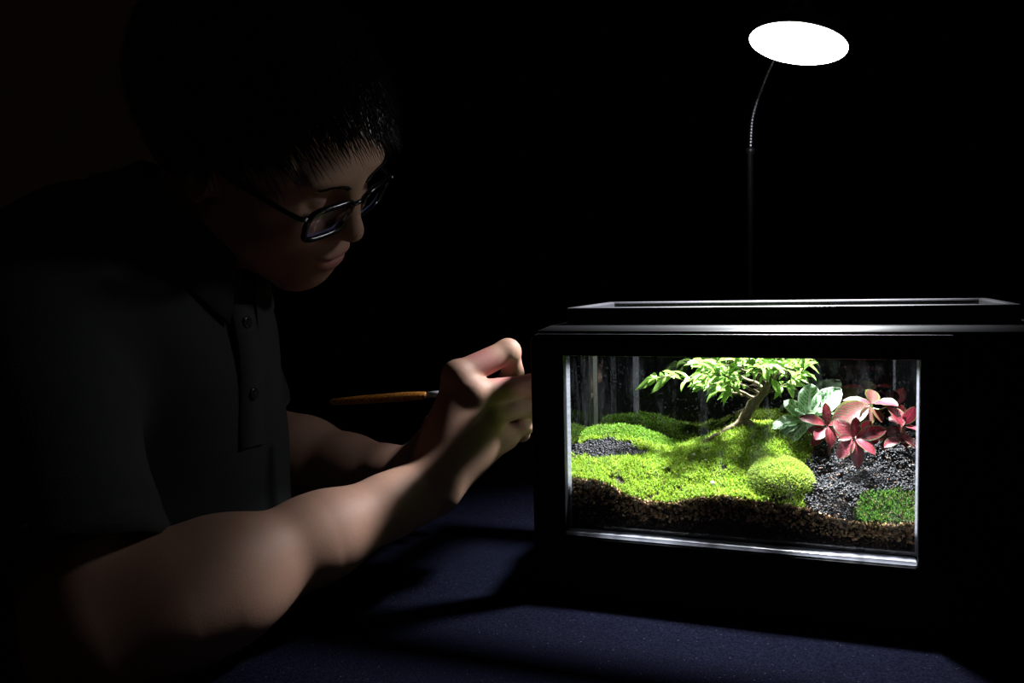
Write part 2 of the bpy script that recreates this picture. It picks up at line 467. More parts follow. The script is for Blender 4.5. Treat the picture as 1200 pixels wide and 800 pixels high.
def grains(name, P, size, cols, mat, label, cat, jit=.35):
    """many small irregular pebbles, joined: nobody could count them"""
    bm = bmesh.new(); bmesh.ops.create_icosphere(bm, subdivisions=1, radius=1)
    T = np.array([v.co[:] for v in bm.verts]); Fi = np.array([[v.index for v in f.verts] for f in bm.faces]); bm.free()
    n = len(P); k = len(T)
    S = np.asarray(size)[:, None, None] * (1 + rng.uniform(-jit, jit, (n, 1, 3)))
    R = rng.normal(size=(n, 4)); R /= np.linalg.norm(R, axis=1, keepdims=True)
    w, x, y, z = R.T
    Q = np.stack([1 - 2 * (y * y + z * z), 2 * (x * y - z * w), 2 * (x * z + y * w), 2 * (x * y + z * w), 1 - 2 * (x * x + z * z), 2 * (y * z - x * w), 2 * (x * z - y * w), 2 * (y * z + x * w), 1 - 2 * (x * x + y * y)], -1).reshape(n, 3, 3)
    V = (T[None] * (1 + rng.uniform(-.22, .22, (n, k, 1)))) * S
    V = np.einsum('nij,nkj->nki', Q, V) + P[:, None]
    F = (Fi[None] + (np.arange(n) * k)[:, None, None]).reshape(-1, 3)
    me = mesh_np(name, V.reshape(-1, 3), F)
    attr_col(me, 'tint', np.repeat(cols, k, 0))
    o = link(name, me, mat); o.location = BORG; o.rotation_euler = (0, 0, BANG)
    tag(o, label, cat, kind='stuff'); return o
M['grain'] = mat_attr('gravel_grain', 'tint', .75, spec=.35, bump=.3)
M['grain_black'] = mat_attr('black_soil_grain', 'tint', .55, spec=.35, bump=.4)
def scatter(n, box=GI):
    return rng.uniform(box[0], box[1], n), rng.uniform(box[2], box[3], n)
# brown gravel pressed against the front pane and along the left pane
n = 5200
u = rng.uniform(GI[0] + .002, GI[1] - .002, n); v = GI[2] + rng.uniform(.0006, .0016, n)
zt = ground(u, v); z = GZ0 + .005 + (zt - GZ0 - .006) * rng.beta(1.6, 1.0, n)
u2 = GI[0] + rng.uniform(.0006, .0016, 900); v2 = rng.uniform(GI[2], GI[3], 900); z2 = GZ0 + .005 + (ground(u2, v2) - GZ0 - .008) * rng.beta(1.6, 1, 900)
P = np.column_stack([np.r_[u, u2], np.r_[v, v2], np.r_[z, z2]])
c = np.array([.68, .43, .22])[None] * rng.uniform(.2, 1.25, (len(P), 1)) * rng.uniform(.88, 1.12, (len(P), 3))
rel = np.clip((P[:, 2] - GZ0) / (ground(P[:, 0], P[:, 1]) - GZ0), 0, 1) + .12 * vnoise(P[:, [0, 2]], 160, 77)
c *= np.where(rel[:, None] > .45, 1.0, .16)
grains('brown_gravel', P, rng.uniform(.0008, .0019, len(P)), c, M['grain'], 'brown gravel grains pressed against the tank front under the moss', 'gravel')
def soil_patch(code, n, name, label, extra=0.0):
    u, v = scatter(n * 9); k = region(u, v) == code; u, v = u[k][:n], v[k][:n]
    lump = np.maximum(0, vnoise(np.column_stack([u, v]), 150, 21)) * .012 if extra else 0
    z = ground(u, v) + rng.uniform(-.001, .0012, len(u)) + lump
    c = np.array([.0050, .0050, .0070])[None] * rng.uniform(.3, 2.4, (len(u), 1))
    brown = rng.uniform(size=len(u)) < (.025 if extra else .01)
    c[brown] = np.array([.25, .13, .07]) * rng.uniform(.6, 1.3, (brown.sum(), 1))
    grains(name, np.column_stack([u, v, z]), rng.uniform(.00045, .00105, len(u)) * (1 + .5 * (rng.uniform(size=len(u)) < .12)), c, M['grain_black'], label, 'soil')
soil_patch(1, 5000, 'black_soil', 'small patch of black granular soil left, between moss ridge and mound')
soil_patch(2, 14000, 'black_soil', 'large lumpy bank of black granular soil below the red plants', 1)

# ------------------------------------------------------------------ moss
def moss(name, u, v, lift, length, cols, label, wid=.00042):
    n = len(u); e = .0015
    z = ground(u, v) + lift
    def hz(a, b): return ground(a, b)
    N = np.column_stack([-(hz(u + e, v) - hz(u - e, v)) / (2 * e), -(hz(u, v + e) - hz(u, v - e)) / (2 * e), np.ones(n)])
    return blades(name, np.column_stack([u, v, z]), N, length, cols, label, wid)
def blades(name, P, N, length, cols, label, wid):
    n = len(P)
    N = N / np.linalg.norm(N, axis=1, keepdims=True)
    D = N + rng.normal(size=(n, 3)) * .5; D[:, 2] += .2; D /= np.linalg.norm(D, axis=1, keepdims=True)
    S = np.cross(D, rng.normal(size=(n, 3))); S /= np.linalg.norm(S, axis=1, keepdims=True)
    C = rng.normal(size=(n, 3)) * .35
    L = length[:, None]
    D2 = D + C; D2 /= np.linalg.norm(D2, axis=1, keepdims=True)
    a = P - D * .001; m = P + D * L * .55; t = m + D2 * L * .45
    V = np.stack([a - S * wid * .7, a + S * wid * .7, m + S * wid, m - S * wid, t], 1)
    # three triangles
    base = (np.arange(n) * 5)[:, None]
    F = np.concatenate([base + np.array([[0, 1, 2]]), base + np.array([[0, 2, 3]]), base + np.array([[3, 2, 4]])])
    me = mesh_np(name, V.reshape(-1, 3), F)
    attr_col(me, 'tint', np.repeat(cols, 5, 0))
    o = link(name, me, M['moss']); o.location = BORG; o.rotation_euler = (0, 0, BANG)
    tag(o, label, 'moss', kind='stuff'); return o
M['moss'] = mat_attr('moss_blade', 'tint', .6, .35, .3)
def moss_cols(n, P, base, dead=.02):
    h = vnoise(P, 140, 31)[:, None] * .5
    c = np.array(base)[None] * (1 + .35 * h) * rng.uniform(.55, 1.35, (n, 1)) * np.column_stack([rng.uniform(.8, 1.25, n), np.ones(n), rng.uniform(.6, 1.4, n)])
    d = rng.uniform(size=n) < dead
    c[d] = np.array([.28, .2, .1]) * rng.uniform(.4, 1.2, (d.sum(), 1))
    return np.clip(c, .002, .9)
def grow(code, n, name, label, base, ln=(.0022, .0045), lift=0.0, dead=.02):
    u, v = scatter(n * (3 if code == 0 else 14)); k = region(u, v) == code; u, v = u[k][:n], v[k][:n]
    q = np.column_stack([u, v])
    thin = vnoise(q, 170, 51) > -.62
    u, v, q = u[thin], v[thin], q[thin]
    L = rng.uniform(*ln, len(u)) * rng.choice([.8, 1, 1.5], len(u), p=[.4, .5, .1]) * (1 + .3 * vnoise(q, 110, 41))
    return moss(name, u, v, lift, L, moss_cols(len(u), q, base, dead), label)
GREEN = (.28, .42, .05)
grow(0, 46000, 'moss_carpet', 'bright green moss carpet on the slope in front of the bonsai', GREEN)
grow(5, 13000, 'moss_mound', 'green moss mound behind the black soil at the back left', (.15, .29, .03), (.0018, .0035))
grow(4, 3600, 'moss_patch', 'moss patch in the front right corner of the tank, its green darkened for shade', (.075, .17, .028), (.002, .0048), .001, .08)  # shade of the front corner is put into the base green
# the round cushion
n = 17000
ph = rng.uniform(0, 2 * np.pi, n); rr = rng.uniform(0, 1, n) ** np.where(np.arange(n) % 2, .3, .6)
cu, cv = rr * np.cos(ph), rr * np.sin(ph)
dome = .0190 * np.maximum(1 - rr ** 2.2, 0) ** .42
u = UB_C + cu * .0265; v = .040 + cv * .0235
P = np.column_stack([u, v, ground(u, v) * .5 + float(ground(np.array([UB_C]), np.array([.040]))[0]) * .5 - .006 + dome])
blades('moss_cushion', P, np.column_stack([cu * 1.1, cv * 1.1, np.sqrt(np.maximum(1.05 - rr ** 2, .05))]), rng.uniform(.002, .0042, n), moss_cols(n, P, (.31, .43, .075)), 'pale green round moss cushion beside the black soil bank', .00042)
# its firm core
cm = MB().lathe([(.0262 * math.cos(a), .0120 * math.sin(a)) for a in np.linspace(0, 1.5, 10)], 28)
core = cm.build('cushion_core', M['soil'], bpy.data.objects['moss_cushion'], True)
core.location = (UB_C, .040, float(ground(np.array([UB_C]), np.array([.040]))[0]) - .005); core.scale = (1, .9, 1)

# ------------------------------------------------------------------ leaves and plants
def leaf_mesh(name, L, Wd, droop, fold, mat, peak=.45, tipp=1.0, wave=0.0, nl=8, petiole=.12):
    """blade along +x, normal +z, base at the origin; UV u along, v across"""
    xs = np.linspace(0, 1, nl); across = np.array([-1, -.5, 0, .5, 1.0])
    V, UV = [], []
    for x in xs:
        s = max(0.0, (x - petiole) / (1 - petiole))
        w = 0.025 + (math.sin(math.pi * s ** (math.log(.5) / math.log(peak))) ** (.85 * tipp)) if 0 < s < 1 else .03
        zc = droop * (-(x ** 2)) + droop * .35 * x
        for a in across:
            V.append((x * L, a * w * Wd / 2, (zc + fold * abs(a) * w * Wd / L / 1.0 + wave * math.sin(x * 19 + a * 2) * abs(a) * .1) * L)); UV.append((x, a * .5 + .5))
    F = [(i * 5 + j, (i + 1) * 5 + j, (i + 1) * 5 + j + 1, i * 5 + j + 1) for i in range(nl - 1) for j in range(4)]
    me = mesh_np(name, V, F); ul = me.uv_layers.new(name='UVMap')
    li = np.zeros(len(me.loops), np.int32); me.loops.foreach_get('vertex_index', li)
    ul.data.foreach_set('uv', np.array(UV, np.float32)[li].ravel())
    me.materials.append(mat); me.shade_smooth(); return me

def leaf_mat(name, col, vein, vein_amt, margin=None, rough=.38, transl=.3, back=None, cells=9.0, rib_w=.035, lat=9.0, latw=.10, spec=.45):
    t = NT(name); uv = t.uv()
    sep = t.n('SeparateXYZ', {0: uv}); x, y = sep.outputs[0], sep.outputs[1]
    d = t.math('ABSOLUTE', t.math('SUBTRACT', y, .5))                 # 0 at the midrib, .5 at the margin
    mid = t.math('LESS_THAN', d, rib_w)
    ph = t.math('MULTIPLY', t.math('SUBTRACT', x, t.math('MULTIPLY', d, .55)), lat)
    ph = t.math('ADD', ph, t.math('MULTIPLY', t.noise(4, 2, uv), .5))
    fr_ = t.math('ABSOLUTE', t.math('SUBTRACT', t.math('FRACT', ph), .5))
    latv = t.math('LESS_THAN', fr_, latw)
    vor = t.n('TexVoronoi', {'Vector': uv, 'Scale': cells}, feature='DISTANCE_TO_EDGE').outputs[0]
    net = t.math('LESS_THAN', vor, .045)
    m = t.math('MAXIMUM', mid, t.math('MAXIMUM', latv, net))
    m = t.math('MULTIPLY', m, vein_amt, True)
    oi = t.n('ObjectInfo').outputs['Random']
    base = t.mix(oi, tuple(a * .75 for a in col), tuple(min(1, a * 1.25) for a in col))
    base = t.mix(t.math('MULTIPLY', t.noise(12, 3, uv), .5), base, tuple(a * .6 for a in col))
    c = t.mix(m, base, vein)
    if margin is not None:
        mg = t.math('GREATER_THAN', t.math('ADD', d, t.math('MULTIPLY', t.noise(9, 2, uv), .12)), .485)
        c = t.mix(mg, c, margin)
    if back is not None:
        c = t.mix(t.n('NewGeometry').outputs['Backfacing'], c, back)
    b = t.bsdf(Base_Color=c, Roughness=rough, Normal=t.bump(m, .4, .0004)); b.inputs['Specular IOR Level'].default_value = spec
    tr = t.n('BsdfTranslucent', {'Color': c})
    return t.done(t.n('MixShader', {0: transl, 1: b, 2: tr}))

def orient(d, nrm):
    x = Vector(d).normalized(); z = Vector(nrm); z = (z - x * z.dot(x))
    if z.length < 1e-5: z = x.orthogonal()
    z.normalize(); y = z.cross(x)
    return Matrix((x, y, z)).transposed()

def put_leaf(name, me, root, p, d, nrm, s=1.0):
    o = bpy.data.objects.new(name, me); COL.objects.link(o); o.parent = root
    o.matrix_local = Matrix.Translation(Vector(p) - root.location) @ orient(d, nrm).to_4x4() @ Matrix.Scale(s, 4)
    return o

def seen(px, py, v): return B(*ray_v(px, py, v))

# --- bonsai
M['bark'] = mat_simple('bonsai_bark', (.085, .066, .036), .85, .7, 420, .8, spec=.2, bscale=500)
M['twig'] = mat_simple('green_twig', (.22, .27, .08), .6, .3, 200)
M['bonsai_leaf'] = leaf_mat('bonsai_leaf', (.15, .31, .045), (.30, .46, .12), .5, None, .22, .25, (.22, .35, .09), 3.0, .04, 7.0)
tree_base = seen(868, 499, .108); tree_base.z -= .004
tree = empty('bonsai_tree', tree_base)
tag(tree, 'small leafy bonsai tree on the moss ridge inside the tank', 'bonsai')
def local(pts): return np.array([tuple(Vector(p) - tree_base) for p in pts])
def branch(name, pix, r0, r1, n=14, mat='bark', sides=9, wob=.0006):
    P = spline([seen(*q) for q in pix], n); P[1:] += rng.normal(size=(n - 1, 3)) * wob
    rad = np.linspace(r0, r1, n) * (1 + .12 * rng.uniform(-1, 1, n))
    Vv, F = tube_np(local(P), rad, sides)
    link(name, mesh_np(name, Vv, F), M[mat], tree, True)
    return P
trunk = branch('trunk', [(863, 504, .108), (872, 490, .108), (882, 474, .107), (893, 462, .106), (900, 450, .105), (906, 436, .104)], .0060, .0022, 18, wob=.0004)
branch('root', [(872, 493, .107), (855, 503, .103), (835, 513, .096), (812, 526, .09), (797, 540, .082)], .0035, .0012, 14)
branch('root', [(874, 494, .106), (888, 502, .1), (905, 506, .096)], .003, .001, 8)
BR = [[(888, 468, 0.114), (868, 459, 0.108), (848, 452, 0.102), (828, 448, 0.098), (805, 446, 0.094), (785, 440, 0.092), (768, 443, 0.091)],
      [(896, 456, 0.113), (880, 446, 0.120), (858, 438, 0.128), (838, 432, 0.130), (822, 428, 0.130)],
      [(896, 460, 0.114), (912, 455, 0.108), (924, 449, 0.104), (936, 440, 0.100), (942, 428, 0.098)],
      [(903, 446, 0.113), (916, 436, 0.116), (928, 430, 0.120), (938, 424, 0.123)],
      [(904, 440, 0.112), (896, 430, 0.106), (880, 424, 0.098), (862, 422, 0.093)],
      [(893, 462, 0.114), (876, 454, 0.104), (858, 446, 0.092), (842, 440, 0.084), (826, 440, 0.080)],
      [(900, 452, 0.113), (904, 444, 0.100), (902, 436, 0.088), (894, 430, 0.080)],
      [(906, 438, 0.112), (912, 428, 0.114), (910, 416, 0.114)],
      [(885, 466, 0.114), (866, 462, 0.120), (846, 458, 0.126), (824, 454, 0.128)],
      [(898, 452, 0.112), (884, 440, 0.098), (868, 432, 0.088), (850, 428, 0.083)]]
twigs = []
for i, b in enumerate(BR):
    P = branch('branch', b, .0017, .0005, 16)
    twigs.append(P)
bl = [leaf_mesh('bonsai_leaf_%d' % i, L, w, dr, fo, M['bonsai_leaf'], pk, 1.0, 0, 7) for i, (L, w, dr, fo, pk) in enumerate(
    [(.0178, .0062, .45, .35, .45), (.0155, .0060, .3, .45, .42), (.0190, .0064, .8, .3, .48), (.0125, .0056, .35, .4, .5)])]
for m in bl: m.name = 'leaf'
cnt = 0
RVT = B(.17, .095, .30)
for ti, P in enumerate(twigs):
    nn = [15, 15, 15, 12, 16, 18, 16, 10, 15, 18][ti]
    for k in range(nn):
        s = (.30 if ti else .22) + (.70 if ti else .78) * (k + .5) / nn
        i = s * (len(P) - 1); a = int(min(i, len(P) - 2)); p = P[a] + (P[a + 1] - P[a]) * (i - a)
        T = P[min(a + 1, len(P) - 1)] - P[a]; T /= np.linalg.norm(T)
        side = np.cross(T, [0, 0, 1.0]); side /= np.linalg.norm(side) + 1e-9
        for sg in (-1, 1):
            if cnt >= 292: break
            # short side shoot every third node
            off = np.zeros(3)
            if ti and rng.uniform() < .55: off = (side * sg * .7 + T * .4 + np.array([0, 0, rng.uniform(-.1, .9)])) * rng.uniform(.002, .012)
            d = T * rng.uniform(.3, .9) + side * sg * rng.uniform(.5, 1.0) + np.array([0, 0, rng.uniform(-.45, .55)]) + rng.normal(size=3) * .25
            nrm = np.array([0, 0, 1.0]) + rng.normal(size=3) * .45 + np.array([0, -.35, 0])
            q = p + off
            lb = toB(q)
            if lb[1] < .05: continue
            put_leaf('leaf', bl[int(rng.integers(4))], tree, q, d, nrm, rng.uniform(.75, 1.15)); cnt += 1
    # leading pair at the twig end
    for sg in (-1, 0, 1):
        if cnt < 298:
            T = P[-1] - P[-2]; T /= np.linalg.norm(T); side = np.cross(T, [0, 0, 1.0])
            put_leaf('leaf', bl[1], tree, P[-1], T + side * sg * .8 + np.array([0, 0, -.2 * abs(sg)]), (0, -.4, 1), .9); cnt += 1

# --- plants with broad leaves: each leaf given by base, tip, depth of base and tip, width, facing
M['leaf_white_vein'] = leaf_mat('white_veined_green_leaf', (.07, .22, .05), (.42, .52, .41), .95, (.5, .62, .45), .4, .25, (.30, .42, .25), 8.0, .05, 9.0)
M['leaf_red'] = leaf_mat('deep_red_leaf', (.080, .004, .006), (.20, .014, .024), .7, (.05, .06, .02), .42, .2, (.10, .012, .01), 7.0, .05, 7.0, .10, .22)
M['leaf_pink_green'] = leaf_mat('pink_veined_green_leaf', (.045, .058, .024), (.17, .014, .024), .9, (.10, .11, .02), .45, .2, (.10, .08, .03), 13.0, .03, 13.0, .17, .22)
M['leaf_rose'] = leaf_mat('rose_leaf', (.13, .007, .016), (.30, .036, .06), .75, (.10, .09, .04), .42, .2, (.10, .012, .012), 10.0, .04, 11.0, .14, .25)
M['stem_red'] = mat_simple('reddish_stem', (.20, .08, .05), .6, .3, 200)
M['stem_green'] = mat_simple('pale_green_stem', (.22, .30, .12), .6, .3, 200)
_lm = {}
def broad_leaf(mat, ratio, droop, wave):
    k = (mat, round(ratio, 1), droop, wave)
    if k not in _lm: _lm[k] = leaf_mesh('leaf', 1.0, ratio, droop, .12, M[mat], .5, .75, wave, 10, .06)
    return _lm[k]
def plant(name, label, cat, base, heart, stem, leaves, sub='leaf'):
    b = seen(*base); root = empty(name, b); tag(root, label, cat, 'foliage plants in the tank')
    hp = seen(*heart)
    P = spline([b - Vector((0, 0, .004)), (b + hp) / 2 + Vector((.001, 0, 0)), hp], 8)
    Vv, F = tube_np(P - np.array(b), np.linspace(.0014, .0010, 8), 7); link('stem', mesh_np('stem', Vv, F), M[stem], root, True)
    for (mat, bx, by, bv, tx, ty, tv, w, nx, ny, nz, dr) in leaves:
        p0, p1 = seen(bx, by, bv), seen(tx, ty, tv); L = (p1 - p0).length
        me = broad_leaf(mat, w, dr, .35 if 'white' in mat else .12)
        put_leaf(sub, me, root, p0, p1 - p0, (nx, ny, nz), L * 1.03)
        if (p0 - hp).length > .004:
            Q = spline([hp, (hp + p0) / 2 + Vector((0, 0, -.002)), p0], 6)
            Vv, F = tube_np(Q - np.array(b), .0007, 6); link('petiole', mesh_np('petiole', Vv, F), M[stem], root, True)
    return root
Wm = 'leaf_white_vein'
plant('white_veined_plant', 'green plant with white-veined leaves between bonsai and red plants', 'plant', (945, 512, .105), (946, 492, .105), 'stem_green', [
    (Wm, 944, 492, .105, 906, 496, .092, .60, -.2, -0.42, 1.15, .3), (Wm, 944, 495, .10, 908, 506, .085, .45, 0, -0.28, 1.35, .5),
    (Wm, 945, 490, .105, 920, 468, .112, .55, -.4, -0.49, 0.85, .2), (Wm, 947, 488, .108, 950, 449, .122, .60, -.3, -0.63, 0.55, .15),
    (Wm, 950, 488, .108, 984, 454, .118, .62, .2, -0.63, 0.80, .2), (Wm, 948, 490, .105, 966, 473, .092, .85, .1, -0.42, 1.25, .3),
    (Wm, 947, 492, .102, 936, 478, .088, .70, -.1, -0.49, 1.15, .3), (Wm, 946, 495, .10, 925, 512, .080, .55, 0, -0.35, 1.35, .4),
    (Wm, 948, 496, .10, 958, 508, .080, .60, .1, -0.35, 1.35, .4), (Wm, 945, 488, .11, 928, 484, .10, .6, -.2, -0.42, 1.15, .2),
    (Wm, 950, 490, .11, 975, 480, .105, .65, .2, -0.42, 1.15, .3)])
Rm, Pm, Om = 'leaf_red', 'leaf_pink_green', 'leaf_rose'
plant('red_plant', 'dark red small plant leaning at the left end of the red plants', 'plant', (972, 527, .085), (969, 499, .082), 'stem_red', [
    (Rm, 969, 499, .082, 968, 472, .088, .42, .1, -1, .2, .1), (Rm, 968, 498, .082, 940, 486, .075, .50, -.2, -.6, .8, .35),
    (Rm, 968, 501, .080, 952, 519, .068, .55, -.3, -.7, .6, .4), (Rm, 970, 500, .080, 976, 521, .066, .60, .2, -.8, .5, .4),
    (Rm, 970, 499, .082, 986, 491, .078, .45, .1, -.6, .8, .3), (Om, 965, 503, .079, 957, 512, .066, .7, -.3, -.8, .5, .3), (Rm, 969, 502, .083, 990, 508, .080, .6, .1, -1, .3, .2), (Rm, 968, 502, .084, 946, 505, .082, .55, -.2, -1, .4, .3)])
plant('red_plant', 'bright red star-shaped plant in front, hanging over the black soil', 'plant', (1003, 535, .072), (1001, 514, .062), 'stem_red', [
    (Om, 1000, 514, .062, 983, 534, .050, .62, -.3, -.8, .6, .35), (Om, 1001, 515, .061, 1007, 546, .048, .50, 0, -1, .45, .3),
    (Om, 1002, 514, .062, 1026, 528, .052, .58, .2, -.8, .7, .3), (Rm, 1000, 513, .063, 1004, 489, .068, .52, .1, -1, .25, .1),
    (Rm, 1000, 513, .064, 978, 492, .070, .60, -.3, -.8, .5, .2), (Rm, 999, 512, .064, 984, 513, .058, .6, -.2, -.7, .7, .3),
    (Rm, 1003, 513, .064, 1037, 502, .062, .50, .1, -.9, .5, .35), (Rm, 1003, 512, .068, 1022, 494, .074, .6, .2, -1, .3, .2), (Rm, 1000, 515, .066, 1030, 516, .066, .5, .1, -1, .2, .2)])
plant('pink_veined_plant', 'tall pink and green plant at the back of the red plants', 'plant', (1018, 530, .112), (1022, 478, .105), 'stem_green', [
    (Pm, 1019, 474, .100, 978, 492, .080, .62, -.3, -.75, .7, .45), (Om, 1021, 473, .104, 990, 464, .104, .38, -.1, -.5, 1, .35),
    (Pm, 1021, 473, .108, 1022, 456, .120, .80, 0, -1, .3, .1), (Om, 1022, 473, .102, 1050, 470, .090, .70, .2, -.6, .9, .3),
    (Om, 1040, 476, .098, 1060, 492, .080, .62, .3, -.8, .6, .4), (Pm, 1020, 476, .098, 1013, 498, .082, .6, -.1, -1, .3, .2),
    (Pm, 1022, 478, .098, 1034, 492, .085, .55, .3, -.8, .4, .2)])
plant('pink_veined_plant', 'pink plant squeezed against the right pane of the tank', 'plant', (1062, 532, .098), (1058, 500, .092), 'stem_red', [
    (Om, 1058, 498, .092, 1072, 478, .088, .60, .2, -.8, .5, .2), (Om, 1058, 500, .090, 1074, 500, .078, .6, .2, -.7, .7, .3),
    (Om, 1058, 512, .088, 1075, 521, .074, .55, .1, -.6, .9, .3), (Om, 1056, 513, .088, 1038, 520, .074, .5, 0, -.5, 1, .3),
    (Rm, 1056, 500, .094, 1040, 508, .09, .7, -.1, -.9, .5, .2), (Rm, 1056, 496, .096, 1042, 488, .10, .7, 0, -1, .4, .2), (Rm, 1059, 506, .09, 1062, 522, .08, .8, 0, -1, .3, .2),
    (Rm, 1054, 504, .098, 1028, 512, .092, .62, -.2, -.9, .4, .2), (Rm, 1054, 510, .096, 1034, 526, .086, .6, -.2, -.9, .4, .3), (Rm, 1056, 494, .10, 1056, 474, .104, .6, 0, -1, .3, .1)])
# small loose bits lying on the moss
M['bit'] = mat_simple('pale_bit', (.55, .55, .5), .6, .2, 300); M['dry'] = mat_simple('dry_leaf', (.05, .035, .02), .7, .4, 300)
for (px, py, v, s, m, nm, lab, cat) in [(813, 533, .062, .0016, 'bit', 'white_pebble', 'tiny white pebble on the moss below the bonsai root', 'pebble'),
        (835, 568, .024, .0020, 'bit', 'white_pebble', 'pale pebble at the moss front edge near the glass', 'pebble')]:
    u, v_, z = ray_v(px, py, v)
    o = MB().lathe([(s * .3, -s * .6), (s * .9, -s * .3), (s, .1 * s), (s * .6, s * .6), (s * .15, s * .75)], 9).build(nm, M[m], None, True)
    zz = float(ground(np.array([u]), np.array([v_]))[0]); o.location = B(u, v_, zz + .0032); o.rotation_euler = (.4, .3, px)
    tag(o, lab, cat)
u, v_, z = ray_v(777, 547, .045); dl = leaf_mesh('dry_leaf', .0075, .003, .4, .3, M['dry'])
o = link('dry_leaf', dl); o.location = B(u, v_, float(ground(np.array([u]), np.array([v_]))[0]) + .004); o.rotation_euler = (.2, -.1, .3)
tag(o, 'small dark dry leaf lying on the moss carpet', 'leaf')

# ------------------------------------------------------------------ desk lamp
LC = at(935.5, 50, .86)
ln = Vector((-.25, -.105, -.96)).normalized()
beam = Vector((-.16, -.15, -.975)).normalized()      # beam aimed apart from the visible face, to keep light off the forearm
lamp = empty('desk_lamp', (.2856, 1.02, TABLE_Z + .0012)); tag(lamp, 'black gooseneck desk lamp with a round white glowing face', 'lamp')
lb = lamp.location
MB().lathe([(.062, 0), (.064, .004), (.062, .012), (.05, .017), (.012, .020), (.010, .03)], 40).build('base', M['black_metal'], lamp, True)
zp = CAM.z + .144 - lb.z
MB().lathe([(.0042, .03), (.0042, zp - .006), (.0058, zp - .005), (.0058, zp), (.004, zp + .002)], 20).build('pole', M['black_metal'], lamp, True)
MB().lathe([(.006, 0), (.006, .006), (.003, .008)], 16, Matrix.Translation((0, -.04, .0155))).build('switch', M['chrome'], lamp, True)
back = LC - ln * .030
NP = [(.2856, 1.02, CAM.z + .144), (.289, 1.02, CAM.z + .183), (.302, 1.016, CAM.z + .223), (.313, .995, CAM.z + .258), (.311, .950, CAM.z + .288), tuple(back - ln * .028 + Vector((.004, .02, .004))), tuple(back)]
Pn = spline(NP, 190) - np.array(lb)
rad = np.where(np.arange(190) % 3 == 0, .0040, .0033)
Vv, F = tube_np(Pn, rad, 10); link('gooseneck', mesh_np('gooseneck', Vv, F), M['neck'], lamp, False)
Q = ln.to_track_quat('-Z', 'Y').to_matrix().to_4x4()
TM = Matrix.Translation(LC - lb) @ Q
shade = MB().lathe([(.0478, -.0012), (.0488, .001), (.0481, .006), (.042, .013), (.027, .021), (.011, .026), (.009, .034), (.0045, .036)], 56, TM).build('lamp_shade', M['black_metal'], lamp, True)
t = NT('glowing_diffuser'); e = t.n('Emission', {'Color': (.93, .96, 1.0, 1), 'Strength': 28.0}); M['glow'] = t.done(e)
MB().lathe([(.0468, -.0022), (.0472, -.0016)], 56, TM).build('diffuser', M['glow'], lamp)
ld = bpy.data.lights.new('lamp_light', 'AREA'); ld.shape = 'DISK'; ld.size = .060; ld.energy = LAMP_POWER; ld.color = (.93, .96, 1.0)
ld.spread = math.radians(LAMP_SPREAD)
lo = bpy.data.objects.new('lamp_light', ld); COL.objects.link(lo); lo.parent = lamp
lo.matrix_local = Matrix.Translation(LC - lb + ln * .0105) @ beam.to_track_quat('-Z', 'Y').to_matrix().to_4x4()

# ------------------------------------------------------------------ paintbrush
def _brush():
    t = NT('amber_glitter_handle'); o = t.obj()
    n = t.noise(700, 3, o)
    c = t.ramp(n, [(.35, (.26, .075, .012)), (.55, (.62, .24, .04)), (.7, (.9, .55, .16))])
    b = t.bsdf(Base_Color=c, Roughness=.3); return t.done(b)
M['amber'] = _brush()
pa, pb = at(386, 471, .845), at(514, 461.5, .838)
bd = (pb - pa).normalized(); blen = (pb - pa).length
br = empty('paintbrush', pa); tag(br, 'slim amber paintbrush with silver ferrule held in the fist', 'paintbrush')
BQ = bd.to_track_quat('Z', 'Y').to_matrix().to_4x4()
MB().lathe([(.0012, 0), (.0032, .003), (.0042, .03), (.0046, blen * .7), (.0036, blen - .014), (.0030, blen - .012)], 18, BQ).build('handle', M['amber'], br, True)
MB().lathe([(.0031, blen - .0118), (.0033, blen), (.0030, blen + .012), (.0026, blen + .022)], 18, BQ).build('ferrule', M['silver'], br, True)
M['bristle'] = mat_simple('brown_bristle', (.05, .03, .02), .6, .3, 300)
MB().lathe([(.0025, blen + .0222), (.0029, blen + .030), (.0018, blen + .040), (.0003, blen + .046)], 14, BQ).build('bristles', M['bristle'], br, True)
#PERSON#
# ------------------------------------------------------------------ person: implicit surface, meshed as one skin
def _smin(a, b, k):
    if k <= 0: return np.minimum(a, b)
    h = np.maximum(k - np.abs(a - b), 0) / k
    return np.minimum(a, b) - h * h * k * .25
class Cone:
    def __init__(s, a, b, ra, rb, k=.02, op=1, flat=None):
        s.a = np.array(a, float); s.b = np.array(b, float); s.ra, s.rb, s.k, s.op = ra, rb, k, op
        s.flat = None
        if flat is not None:                      # (axis, factor): squeeze across an axis
            ax = np.array(flat[0], float); ax /= np.linalg.norm(ax); s.flat = (ax, flat[1])
        s.c = (s.a + s.b) / 2; s.R = np.linalg.norm(s.b - s.a) / 2 + max(ra, rb) * (1.3 if flat else 1)
    def d(s, P):
        ba = s.b - s.a; pa = P - s.a
        if s.flat is not None:
            ax, f = s.flat
            ba = ba + ax * (ba @ ax) * (1 / f - 1); pa = pa + (pa @ ax)[:, None] * ax * (1 / f - 1)
        h = np.clip(pa @ ba / (ba @ ba + 1e-12), 0, 1)
        q = pa - h[:, None] * ba
        return np.sqrt((q * q).sum(1)) - (s.ra + (s.rb - s.ra) * h)
